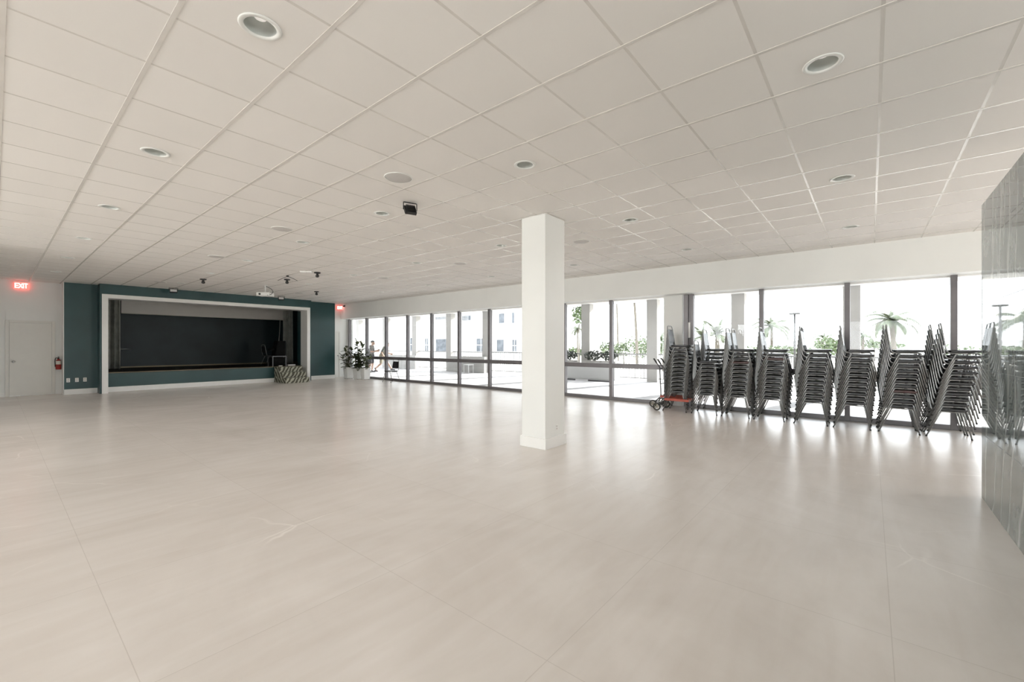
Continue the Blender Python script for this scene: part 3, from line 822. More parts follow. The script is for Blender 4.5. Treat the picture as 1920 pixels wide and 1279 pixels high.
chair0 = make_chair('stacking_chair', M['vinyl'], 'single black and grey stacking chair beside the window, right of the white planters', M['chair_metal'])
chair0.location = (9.98, 14.48, 0); chair0.rotation_euler = (0, 0, math.radians(-80))
dup(chair0, (7.42, 19.45, 0.60), math.radians(95), 'black chair on the stage facing the slanted cabinet', None)

SY0 = [3.27, 2.66, 2.07, 1.485, 0.825, 0.238, -0.367, -0.947]
WHERE = ['on the red hand truck', 'seventh stack from the marble wall', 'sixth stack from the marble wall', 'fifth stack from the marble wall', 'fourth stack from the marble wall',
         'third stack from the marble wall', 'second stack from the marble wall', 'stack nearest the marble wall']
WHERE[0] = 'stack on the red hand truck'
FRONT = [13, 9, 12, 12, 12, 12, 12, 12]
REAR = [12, 12, 12, 11, 12, 11, 12, 12]
LEANF = [0.006, 0.004, 0.006, 0.007, 0.007, 0.008, 0.009, 0.0155]
LEANR = [0.004, 0.008, 0.008, 0.006, 0.008, 0.007, 0.008, 0.010]
DZ = 0.083
def lvl(k, n_): return 'topmost' if k == n_ - 1 else ('lowest' if k == 0 else ordinal(k) + ' up')
for si in range(8):
    for row in (0, 1):
        n_ = (FRONT, REAR)[row][si]; lean = (LEANF, LEANR)[row][si]
        x0 = 9.69 if row == 0 else 10.165
        y0 = SY0[si] + (0 if row == 0 else (0.12 if si == 0 else random.uniform(0.0, 0.04)))
        for k in range(n_):
            lab = 'black chair %s in the %s row %s' % (lvl(k, n_), 'front' if row == 0 else 'rear', WHERE[si])
            if row and si == 0: lab = 'black chair %s in the rear stack on the far red hand truck' % lvl(k, n_)
            c = dup(chair0, (x0 + random.uniform(-0.003, 0.003), y0 - lean * k, DZ * k), random.uniform(-0.006, 0.006), lab, 'stacked black chairs along the windows')
            if (si, row, k) in ((6, 0, 3), (3, 0, 9), (2, 0, 8)):
                c['label'] = lab.replace('black chair', 'maroon seated chair')
                for ch in c.children:
                    if ch.name.startswith('seat'):
                        ch.data = ch.data.copy(); ch.data.materials[0] = M['vinyl_brown']

# hand trucks (dollies) for moving the stacks
def hand_truck(label, x, y, w):
    t = thing('hand_truck', label, 'hand truck', (x, y, 0), 0, 'chair hand trucks')
    rw = 0.085
    for s in (-1, 1):
        b = B()
        tube(b, fillet([(s * (w / 2 - 0.05), 0.17, 1.13), (s * (w / 2 - 0.05), 0.03, 0.93), (s * (w / 2 - 0.05), 0.0, 0.26), (s * (w / 2 - 0.05), 0.16, 0.11)], 0.07, 5), 0.014, 8)
        h_ = obj('handle', b, M['grey_metal'], t)
        b = B(); tube(b, [(s * (w / 2 - 0.05), 0.172, 1.134), (s * (w / 2 - 0.05), 0.10, 1.03)], 0.0175, 8); obj('grip', b, M['rubber'], h_)
        # wheel: tyre, rim with five spokes, hub
        b = B(); cx = s * (w / 2)
        lathe(b, [(rw - 0.022, -0.016), (rw - 0.004, -0.018), (rw, 0.0), (rw - 0.004, 0.018), (rw - 0.022, 0.016), (rw - 0.022, -0.016)], 28, axis='X'); xf(b, Matrix.Translation((cx, 0.17, rw)))
        wh = obj('wheel', b, M['rubber'], t)
        b = B()
        lathe(b, [(rw - 0.030, -0.012), (rw - 0.022, -0.012), (rw - 0.022, 0.012), (rw - 0.030, 0.012), (rw - 0.030, -0.012)], 28, axis='X')
        lathe(b, [(0.0, -0.02), (0.018, -0.02), (0.018, 0.02), (0.0, 0.02)], 14, axis='X')
        for q in range(5):
            a = q * 2 * PI / 5
            vs = bx(b, -0.006, 0.006, -0.006, 0.006, 0.015, rw - 0.027); xf(b, Matrix.Rotation(a, 4, 'X'), vs)
        xf(b, Matrix.Translation((cx, 0.17, rw))); obj('wheel_rim', b, M['rim'], wh)
    b = B(); tube(b, [(-w / 2, 0.17, rw), (w / 2, 0.17, rw)], 0.009, 8); obj('axle', b, M['steel'], t)
    b = B()
    for z in (0.55, 0.90): tube(b, [(-w / 2 + 0.05, 0.012 if z < 0.8 else 0.026, z), (w / 2 - 0.05, 0.012 if z < 0.8 else 0.026, z)], 0.010, 8)
    obj('cross_bar', b, M['grey_metal'], t)
    b = B()
    bx(b, -w / 2 + 0.03, w / 2 - 0.03, -0.05, 0.015, 0.235, 0.285, 0.004)
    for s in (-1, 1): bx(b, s * 0.12 - 0.045, s * 0.12 + 0.045, -0.50, -0.05, 0.245, 0.275, 0.004)
    bx(b, -w / 2 + 0.03, -w / 2 + 0.036, -0.50, -0.05, 0.235, 0.285)
    bx(b, -w / 2 + 0.03, 0.12, -0.505, -0.5, 0.235, 0.285)
    obj('lifting_plate', b, M['red_steel'], t)
    return t
hand_truck('red plated chair hand truck, nearer of two, under the leftmost chair stack', 9.69, 3.475, 0.58)
hand_truck('red plated chair hand truck, farther of two, close to the white pier', 10.13, 3.74, 0.56)

# ------------------------------------------------------------------ potted rubber plants
def leaf(b, base, d, up, ln, wd):
    d = d.normalized(); side = d.cross(up).normalized(); nrm = side.cross(d).normalized()
    pr = [(0.0, 0.08), (0.15, 0.55), (0.4, 1.0), (0.65, 0.9), (0.85, 0.5), (1.0, 0.02)]
    L_, R_, Mid = [], [], []
    for s, w_ in pr:
        c = base + d * (ln * s) - Vector((0, 0, 1)) * (0.22 * ln * s * s)
        Mid.append(b.verts.new(c - nrm * 0.05 * wd)); L_.append(b.verts.new(c + side * (w_ * wd / 2) + nrm * 0.08 * wd)); R_.append(b.verts.new(c - side * (w_ * wd / 2) + nrm * 0.08 * wd))
    for k in range(len(pr) - 1):
        for A_, C_ in ((L_, Mid), (Mid, R_)):
            f = b.faces.new((A_[k], A_[k + 1], C_[k + 1], C_[k])); f.smooth = True

def potted_plant(label, x, y, pw, ph, stems, seed, lsz=0.22):
    rd = random.Random(seed)
    t = thing('potted_rubber_plant', label, 'potted plant', (x, y, 0), 0, 'potted plants by the window')
    b = B(); w0, w1 = pw * 0.40, pw * 0.5
    def ring(w, z): return [b.verts.new((sx * w, sy * w, z)) for sx, sy in ((-1, -1), (1, -1), (1, 1), (-1, 1))]
    R_ = [ring(w0, 0.012), ring(w1, ph), ring(w1 - 0.025, ph), ring(w1 - 0.035, ph - 0.06)]
    b.faces.new(R_[0])
    for A_, C_ in zip(R_, R_[1:]):
        for k in range(4): b.faces.new((A_[k], A_[(k + 1) % 4], C_[(k + 1) % 4], C_[k]))
    bmesh.ops.bevel(b, geom=[e for e in b.edges], offset=0.006, segments=2, affect='EDGES'); obj('planter', b, M['planter'], t)
    b = B(); bx(b, -w1 + 0.036, w1 - 0.036, -w1 + 0.036, w1 - 0.036, ph - 0.09, ph - 0.055); obj('soil', b, M['soil'], t)
    for sx in (-1, 1):
        for sy in (-1, 1):
            b = B(); lathe(b, [(0.0, -0.012), (0.018, -0.012), (0.018, 0.012), (0.0, 0.012)], 12, (sx * (w0 - 0.03), sy * (w0 - 0.03), 0.018), axis='X'); obj('caster', b, M['black'], t)
    lf = B()
    for (dx, dy, hgt, nl) in stems:
        p0 = Vector((dx * 0.3, dy * 0.3, ph - 0.06)); p3 = Vector((dx, dy, hgt))
        pts = [p0.lerp(p3, s) + Vector((0.03 * math.sin(5 * s + dx * 20), 0.03 * math.cos(4 * s + dy * 30), 0)) * s for s in [q / 6 for q in range(7)]]
        b = B(); tube(b, pts, [0.011 - 0.001 * q for q in range(7)], 6); obj('stem', b, M['stem'], t)
        nl = int(nl * 1.4)
        for k in range(nl):
            s = 0.06 + 0.94 * (k / max(1, nl - 1)) ** 1.15
            f = s * 6; i0 = min(5, int(f)); base = pts[i0].lerp(pts[i0 + 1], f - i0)
            a = k * 2.4 + dx * 9 + rd.uniform(-0.4, 0.4); el = rd.uniform(-0.15, 0.75) + 0.5 * (s > 0.9)
            d = Vector((math.cos(a) * math.cos(el), math.sin(a) * math.cos(el), math.sin(el)))
            leaf(lf, base, d, Vector((0, 0, 1)), lsz * rd.uniform(0.75, 1.2), lsz * 0.48 * rd.uniform(0.85, 1.15))
    obj('foliage', lf, M['leaf'], t)
    return t
potted_plant('left white planter with an upright loose rubber plant by the corner', 9.86, 17.45, 0.34, 0.50, [(-0.16, 0.02, 1.18, 14), (-0.02, 0.05, 1.36, 15), (0.1, -0.05, 1.25, 14), (-0.22, 0.1, 0.95, 12)], 3, 0.25)
potted_plant('middle white planter with the tallest bushiest rubber plant', 9.97, 16.85, 0.36, 0.46, [(0.0, 0.05, 1.58, 17), (0.12, -0.12, 1.40, 17), (-0.14, 0.08, 1.25, 16), (0.05, 0.1, 1.05, 15), (-0.05, -0.15, 0.95, 15), (0.16, -0.25, 1.15, 14), (-0.2, -0.05, 0.85, 12)], 5, 0.29)
potted_plant('right white planter with a low spreading plant and one long branch', 10.03, 16.40, 0.32, 0.50, [(0.02, 0.08, 0.82, 13), (-0.08, -0.10, 0.78, 12), (0.1, 0.0, 0.92, 13), (-0.1, -0.55, 1.02, 11)], 9, 0.22)

# ------------------------------------------------------------------ outside
struct(box_obj('floor_terrace', GX + 0.06, 17.5, -14, 34, -0.17, -0.02, M['terrace']), 'pale terrace paving outside the glass', 'floor')
b = B(); bx(b, GX + 0.06, 17.5, -14, 34, 3.26, 3.55)
struct(obj('roof_porch', b, M['ext']), 'white porch roof over the terrace', 'roof')
b = B(); bx(b, 17.5, 400, -300, 300, -0.60, -0.40); bx(b, -300, XW - 0.15, -300, 300, -0.6, -0.4)
struct(obj('ground', b, M['land']), 'pale ground beyond the terrace', 'ground')
COLY = [0.45, 3.60, 6.70, 9.71, 12.8, 15.8, 18.71, 21.9, 25.1, 28.5]
for k, y in enumerate(COLY):
    w_ = 0.21
    o = box_obj('porch_column', 16.75, 17.10, y - w_, y + w_, -0.02, 3.26, M['ext_grey'])
    tag(o, 'pale square porch column outside, %s from the right' % ordinal(k), 'column', 'porch columns')
    o['kind'] = 'structure'
# railings between the columns: picket sections or low parapet with hedge planters
def railing(ya, yb, k):
    t = thing('terrace_railing', 'white picket railing on the terrace edge, %s section from the right' % ordinal(k), 'railing', (16.95, ya, -0.02), 0, 'terrace railings')
    ln = yb - ya
    b = B(); bx(b, -0.025, 0.025, 0, ln, 1.07, 1.12, 0.006); obj('top_rail', b, M['rail_paint'], t)
    b = B(); bx(b, -0.02, 0.02, 0, ln, 0.10, 0.14); obj('bottom_rail', b, M['rail_paint'], t)
    b = B(); m = int(ln / 0.125)
    for q in range(m):
        y = (q + 0.5) * ln / m; bx(b, -0.011, 0.011, y - 0.011, y + 0.011, 0.14, 1.07)
    obj('balusters', b, M['rail_paint'], t)
ENDS = [-6.0] + COLY
for k in range(len(COLY)):
    ya = ENDS[k] + (0.21 if k else 0); yb = COLY[k] - 0.21
    railing(ya, yb, k)
for k, (y0, y1, lab) in enumerate([(15.6, 18.5, 'low pale parapet wall in front of the white building'), (21.4, 24.9, 'low pale parapet wall near the far end of the terrace'), (8.15, 10.9, 'low white parapet wall under the clipped hedges')]):
    o = box_obj('parapet', 16.45, 16.70, y0, y1, -0.02, 0.84 if k < 2 else 0.66, M['ext_grey'] if k < 2 else M['ext'], None, 0.01)
    tag(o, lab, 'low wall'); o['kind'] = 'structure'

def leaf_cloud(b, c, rad, n_, sz, rd, flat=1.0):
    for _ in range(n_):
        while True:
            p = Vector((rd.uniform(-1, 1), rd.uniform(-1, 1), rd.uniform(-1, 1)))
            if 0.25 < p.length < 1: break
        q = Vector((c[0] + p.x * rad[0], c[1] + p.y * rad[1], c[2] + p.z * rad[2] * flat))
        d = Vector((rd.uniform(-1, 1), rd.uniform(-1, 1), rd.uniform(-1, 0.6))).normalized(); e = d.orthogonal().normalized()
        e = (Quaternion(d, rd.uniform(0, 6.28)) @ e)
        s = sz * rd.uniform(0.6, 1.3)
        quad(b, [q - e * s * 0.3, q + d * s * 0.5 - e * 0.0, q + e * s * 0.3, q - d * s * 0.5])

rd = random.Random(11)
for k, (y, w_, lab) in enumerate([(10.45, 0.42, 'dark clipped hedge in planter beside the pillar'), (9.2, 0.46, 'dark clipped hedge in planter, middle one'), (8.45, 0.36, 'dark clipped hedge in planter nearest the window mullion')]):
    t = thing('hedge_planter', lab + ' outside', 'hedge', (16.57, y, 0.64 if True else 0), 0, 'clipped hedges on the parapet')
    b = B(); bx(b, -0.2, 0.2, -w_, w_, 0.022, 0.14, 0.01); obj('planter_box', b, M['ext_grey'], t)
    b = B(); leaf_cloud(b, (0, 0, 0.36), (0.24, w_, 0.22), 420, 0.10, rd); obj('foliage', b, M['hedge'], t)

st = thing('garden_stool', 'small white stool standing before the low parapet outside', 'stool', (16.0, 16.3, -0.02))
b = B(); bx(b, -0.2, 0.2, -0.2, 0.2, 0.42, 0.46, 0.008); obj('seat', b, M['ext'], st)
for sx in (-1, 1):
    for sy in (-1, 1):
        b = B(); bx(b, sx * 0.17 - 0.018, sx * 0.17 + 0.018, sy * 0.17 - 0.018, sy * 0.17 + 0.018, 0, 0.42); obj('leg', b, M['ext'], st)
b = B(); bx(b, -0.05, 0.05, -0.55, 0.55, 0, 0.06, 0.004)
o = tag(obj('metal_bar', b, M['grey_metal']), 'long dark bar lying on the terrace floor seen past the pillar', 'bar'); o.location = (15.6, 8.35, -0.02)
b = B(); bx(b, -0.05, 0.05, -0.55, 0.55, 0, 0.06, 0.004)
o = tag(obj('metal_bar', b, M['grey_metal']), 'dark bar on the terrace floor right beside the pillar edge', 'bar'); o.location = (15.6, 10.1, -0.02)

# white apartment building across the courtyard
BX = 34.0
bd = thing('apartment_building', 'white apartment building with grey windows across the terrace', 'building', (BX, 0, -0.4))
b = B(); bx(b, 0, 8, 26.0, 66, 0, 9.5, 0.02); obj('wall', b, M['ext'], bd)
def bwin(y0, y1, z0, z1, sash=True):
    b = B()
    for a_, c_, e_, f_ in ((y0, y1, z1 - 0.06, z1), (y0, y1, z0, z0 + 0.06), (y0, y0 + 0.06, z0 + 0.06, z1 - 0.06), (y1 - 0.06, y1, z0 + 0.06, z1 - 0.06)): bx(b, -0.05, 0.0, a_, c_, e_, f_)
    if sash: bx(b, -0.04, 0.0, y0, y1, (z0 + z1) / 2 - 0.03, (z0 + z1) / 2 + 0.03); bx(b, -0.04, 0, (y0 + y1) / 2 - 0.03, (y0 + y1) / 2 + 0.03, z0, z1)
    w = obj('window', b, M['ext'], bd)
    b = B(); bx(b, -0.02, -0.005, y0 + 0.03, y1 - 0.03, z0 + 0.03, z1 - 0.03); obj('pane', b, M['ext_glass'], w)
YAW = math.radians(39.77); c0, s0 = math.cos(YAW), math.sin(YAW)
def y_at(u, X):
    l = (u - 960) / 808.0; return X * (s0 - l * c0) / (c0 + l * s0)
def z_at(u, v, X):
    l = (u - 960) / 808.0; return 1.445 + (647.5 - v) / 808.0 * X / (c0 + l * s0)
for u0, u1, v0, v1, sash in [(893, 911.5, 634, 660, True), (931, 946, 636, 660, False), (960, 970, 636, 660, True), (797, 804, 634, 660, True), (817, 841, 635, 660, False),
                             (935, 947, 587, 607, False), (959.5, 965.5, 585, 607, False), (866, 884, 591, 602, False), (816, 842, 593, 600, False), (769, 777, 633, 659, True)]:
    um = (u0 + u1) / 2
    bwin(y_at(u1, BX), y_at(u0, BX), z_at(um, v1, BX) + 0.4, z_at(um, v0, BX) + 0.4, sash)
for u0, u1, v in [(862, 886, 605), (931, 970, 609.5), (814, 844, 603)]:
    z = z_at((u0 + u1) / 2, v, BX) + 0.4
    b = B(); bx(b, -0.7, 0, y_at(u1, BX), y_at(u0, BX), z - 0.12, z, 0.01); sl = obj('balcony_slab', b, M['ext'], bd)
    if u0 != 931:
        b = B(); ya_, yb_ = y_at(u1, BX), y_at(u0, BX); m = max(3, int((yb_ - ya_) / 0.15))
        for q in range(m + 1):
            y = ya_ + (yb_ - ya_) * q / m; bx(b, -0.69, -0.67, y - 0.012, y + 0.012, z, z + 0.9)
        bx(b, -0.7, -0.66, ya_, yb_, z + 0.88, z + 0.93); obj('balcony_railing', b, M['ext_grey'], sl)
b = B(); bx(b, -0.25, 8.2, 25.8, 66, 9.5, 9.8); obj('roof', b, M['ext_grey'], bd)

# palms and trees
def palm(label, x, y, h, fr, nf, lean, seed, group='palms beyond the terrace', droop=1.0, trunk_r=0.14):
    rd = random.Random(seed)
    t = thing('palm_tree', label, 'palm tree', (x, y, -0.4), 0, group)
    b = B(); pts = [(lean[0] * (q / 8) ** 1.6, lean[1] * (q / 8) ** 1.6, h * q / 8) for q in range(9)]
    tube(b, pts, [trunk_r * (1.25 - 0.45 * q / 8) for q in range(9)], 10); obj('trunk', b, M['trunk'], t)
    top = Vector(pts[-1]); b = B()
    for k in range(nf):
        a = k * 2.399 + rd.uniform(-0.2, 0.2); el = 1.15 - 1.5 * (k / nf) ** 0.9
        ln = fr * rd.uniform(0.85, 1.1)
        hd = Vector((math.cos(a), math.sin(a), 0)); p = top.copy(); ang = el; prev = None; m = 14
        for q in range(m + 1):
            s = q / m; d = hd * math.cos(ang) + Vector((0, 0, math.sin(ang)))
            side = Vector((-hd.y, hd.x, 0)); w_ = fr * 0.19 * (math.sin(PI * min(1, s * 1.02 + 0.04)) ** 0.6)
            if q > 0:
                for sg in (-1, 1):
                    for e in (0.0, 0.5):
                        pb = prev.lerp(p, e)
                        tip = pb + side * sg * w_ + d * w_ * 0.55 - Vector((0, 0, w_ * 0.45 * droop))
                        quad(b, [pb - d * 0.022 * fr, pb + d * 0.022 * fr, tip + d * 0.004 * fr, tip - d * 0.004 * fr])
            prev = p.copy(); p = p + d * (ln / m); ang -= (0.11 + 0.05 * s) * droop
    obj('fronds', b, M['palm'], t)
    return t
def gp(u, X): return X, y_at(u, X)
x, y = gp(1679, 34); palm('large palm tree seen through the window between the chair stacks', x, y, 3.35, 1.9, 15, (0.1, 0.2), 4, None, 1.0, 0.13)
x, y = gp(1618, 62); palm('small distant palm left of the large palm', x, y, 3.0, 1.9, 10, (0, 0), 8)
x, y = gp(1545, 62); palm('low distant palm right of the lamp post', x, y, 2.7, 2.0, 10, (0, 0), 12)
x, y = gp(1447, 60); palm('distant palm left of the lamp post behind a mullion', x, y, 4.2, 3.4, 12, (0, 0), 15)
x, y = gp(1345, 30); palm('broad pale palm behind the chairs left of the porch column', x, y, 2.6, 1.7, 16, (0, 0), 21, droop=0.5)
x, y = gp(1318, 32); palm('slim pale palm behind the chairs beside the white pier', x, y, 2.5, 1.7, 12, (0, 0), 23, droop=0.5)
x, y = gp(1195, 32); palm('tall thin palm with bare trunk seen right of the middle mullion', x, y, 6.2, 1.6, 14, (0.2, 0.4), 31, None, 1.0, 0.10)
x, y = gp(1159, 40); palm('second tall thin palm with bare trunk behind the mullion', x, y, 7.4, 1.6, 14, (0.0, 0.2), 33, None, 1.0, 0.08)
x, y = gp(1083, 30); palm('short young palm beside the pillar edge', x, y, 3.2, 1.0, 12, (0, 0), 35, None, 1.0, 0.06)
x, y = gp(1862, 44); palm('tall bushy palm reflected in the marble partition', x, -y * 0 - 14.0, 5.2, 2.4, 18, (0, 0), 41, droop=0.7)
palm('bushy palm farther right along the terrace', 44, -9.5, 4.6, 2.4, 16, (0, 0), 43, droop=0.6)

def bush(label, x, y, z, r, n_, sz, mat, seed, trunk=False):
    rd = random.Random(seed)
    t = thing('leafy_tree' if trunk else 'leafy_shrub', label, 'tree' if trunk else 'shrub', (x, y, -0.4), 0, 'trees and shrubs beyond the terrace')
    b = B()
    for q in range(5):
        leaf_cloud(b, (rd.uniform(-.5, .5) * r[0], rd.uniform(-.5, .5) * r[1], z + 0.4 + rd.uniform(-.35, .35) * r[2]), (r[0] * 0.6, r[1] * 0.6, r[2] * 0.6), n_ // 5, sz, rd)
    obj('foliage', b, M[mat], t)
    b = B(); tube(b, [(0, 0, 0), (0.03, 0.02, max(0.15, z - r[2] * 0.4 + 0.4))], [0.06, 0.03], 8); obj('trunk', b, M['trunk'], t)
    return t
x, y = gp(1086, 26); bush('overhanging leafy tree beside the pillar top', x, y, 3.6, (0.6, 0.7, 0.9), 420, 0.22, 'tree', 51, True)
for k, (u, X, z, r, lab) in enumerate([(1078, 34, 0.9, (1.2, 1.3, 0.7), 'low green shrub just right of the pillar'), (1136, 34, 1.0, (1.0, 1.0, 1.0), 'yellow green shrub left of the middle mullion'),
                                      (1170, 36, 1.1, (1.2, 1.2, 1.2), 'rounded green shrub right of the middle mullion'), (1195, 38, 1.3, (1.6, 1.6, 1.3), 'broad green shrub behind the bare palm trunk'),
                                      (1218, 36, 1.1, (1.1, 1.1, 1.3), 'green shrub left of the porch column'), (1243, 30, 1.3, (0.5, 0.5, 1.3), 'narrow green shrub beside the white pier'),
                                      (1415, 40, 0.9, (1.3, 1.3, 0.9), 'pale shrub behind the mullion near the chair stacks'), (1475, 60, 0.8, (3.0, 3.0, 0.7), 'low wide shrub behind the lamp post'),
                                      (1568, 50, 1.2, (1.8, 1.8, 1.3), 'pale loose shrub left of the large palm'), (1640, 66, 1.6, (2.5, 2.5, 0.8), 'distant low shrub under the large palm'),
                                      (1815, 40, 0.9, (1.5, 2.0, 0.8), 'low shrub right of the last mullion')]):
    bush(lab, *gp(u, X), z, r, 380, 0.24 if X < 45 else 0.4, 'tree', 60 + k)
# long white building far away, lamp posts
b = B(); bx(b, 0, 6, -30, 30, 0, 2.4, 0.02); o = tag(obj('boundary_wall', b, M['ext']), 'long low white wall far beyond the terrace', 'wall'); o.location = (70, 5, -0.4)
def lamp(label, x, y, h, sz):
    t = thing('lamp_post', label, 'lamp post', (x, y, -0.4), 0, 'lamp posts outside')
    b = B(); tube(b, [(0, 0, 0), (0, 0, h)], [0.09, 0.07], 10); obj('pole', b, M['pole'], t)
    b = B(); bx(b, -0.15, 0.15, -sz, sz, h, h + 0.12, 0.02); obj('lamp_head', b, M['pole'], t)
x, y = gp(1490, 40); lamp('dark lamp post standing between the chair stacks outside', x, y, 4.25, 0.35)
lamp('tall floodlight mast outside seen in the marble reflection', 44, -12.0, 6.6, 0.3)

# ------------------------------------------------------------------ people on the terrace
def capsule(b, p0, p1, r0, r1, n=12):
    p0, p1 = Vector(p0), Vector(p1); ax = p1 - p0; ln = ax.length
    prof = [(0.0, -r0)] + [(r0 * math.sin(a), -r0 * math.cos(a)) for a in (0.5, 1.0)] + [(r0, 0), (r1, ln)] + [(r1 * math.sin(a), ln + r1 * math.cos(a)) for a in (1.0, 0.5)] + [(0.0, ln + r1)]
    t = bmesh.new(); lathe(t, prof, n)
    q = Vector((0, 0, 1)).rotation_difference(ax.normalized()).to_matrix().to_4x4()
    bmesh.ops.transform(t, matrix=Matrix.Translation(p0) @ q, verts=t.verts[:])
    me = bpy.data.meshes.new('tmp'); t.to_mesh(me); t.free(); b.from_mesh(me); bpy.data.meshes.remove(me)
def ell(b, c, r):
    t = bmesh.new(); bmesh.ops.create_uvsphere(t, u_segments=20, v_segments=14, radius=1.0)
    bmesh.ops.transform(t, matrix=Matrix.Translation(c) @ Matrix.Diagonal((r[0], r[1], r[2], 1)), verts=t.verts[:])
    me = bpy.data.meshes.new('tmp'); t.to_mesh(me); t.free(); b.from_mesh(me); bpy.data.meshes.remove(me)
def remesh(o, vox, sm=3):
    m = o.modifiers.new('skin', 'REMESH'); m.mode = 'VOXEL'; m.voxel_size = vox; m.use_smooth_shade = True
    s = o.modifiers.new('smooth', 'SMOOTH'); s.iterations = sm; s.factor = 0.4
    return o
def hand(b, wrist, d, palm_n, curl=0.5):
    """Palm, four curled fingers of unequal length and a thumb from the side of the palm."""
    d = Vector(d).normalized(); n_ = Vector(palm_n).normalized(); s = d.cross(n_).normalized(); w = Vector(wrist)
    for k in (-1, 0, 1): capsule(b, w + s * 0.018 * k, w + d * 0.085 + s * 0.022 * k, 0.017, 0.016, 8)
    for k, ln in enumerate((0.068, 0.078, 0.072, 0.056)):
        p = w + d * 0.088 + s * (0.033 - 0.022 * k)
        a1 = (d * math.cos(curl * 0.6) + n_ * math.sin(curl * 0.6)); a2 = (d * math.cos(curl * 1.4) + n_ * math.sin(curl * 1.4))
        capsule(b, p, p + a1 * ln * 0.55, 0.0095, 0.0088, 7); capsule(b, p + a1 * ln * 0.55, p + a1 * ln * 0.55 + a2 * ln * 0.5, 0.0088, 0.0078, 7)
    p = w + d * 0.028 + s * 0.032
    q = p + (d * 0.6 + s * 0.7 + n_ * 0.35).normalized() * 0.045
    capsule(b, p, q, 0.0125, 0.0105, 7); capsule(b, q, q + (d * 0.85 + s * 0.1 + n_ * 0.4).normalized() * 0.032, 0.0105, 0.0085, 7)
def head(b, c, f, tilt=0.0):
    """Skull, jaw, nose, brow, lips and ears; f is the facing direction in plan."""
    t = bmesh.new()
    ell(t, (0, 0, 0.03), (0.076, 0.096, 0.105)); ell(t, (0, -0.030, -0.055), (0.054, 0.062, 0.062))
    capsule(t, (0, -0.088, 0.018), (0, -0.108, -0.022), 0.010, 0.013, 8)
    for s in (-1, 1):
        ell(t, (s * 0.078, 0.008, -0.008), (0.010, 0.020, 0.032)); ell(t, (s * 0.030, -0.086, 0.030), (0.020, 0.010, 0.006)); ell(t, (s * 0.030, -0.084, 0.012), (0.013, 0.010, 0.009))
    ell(t, (0, -0.088, -0.050), (0.022, 0.010, 0.007)); ell(t, (0, -0.078, -0.092), (0.022, 0.018, 0.016))
    a = math.atan2(f[1], f[0]) + PI / 2
    bmesh.ops.transform(t, matrix=Matrix.Translation(c) @ Matrix.Rotation(a, 4, 'Z') @ Matrix.Rotation(tilt, 4, 'X'), verts=t.verts[:])
    me = bpy.data.meshes.new('tmp'); t.to_mesh(me); t.free(); b.from_mesh(me); bpy.data.meshes.remove(me)
    return Matrix.Translation(c) @ Matrix.Rotation(a, 4, 'Z') @ Matrix.Rotation(tilt, 4, 'X')
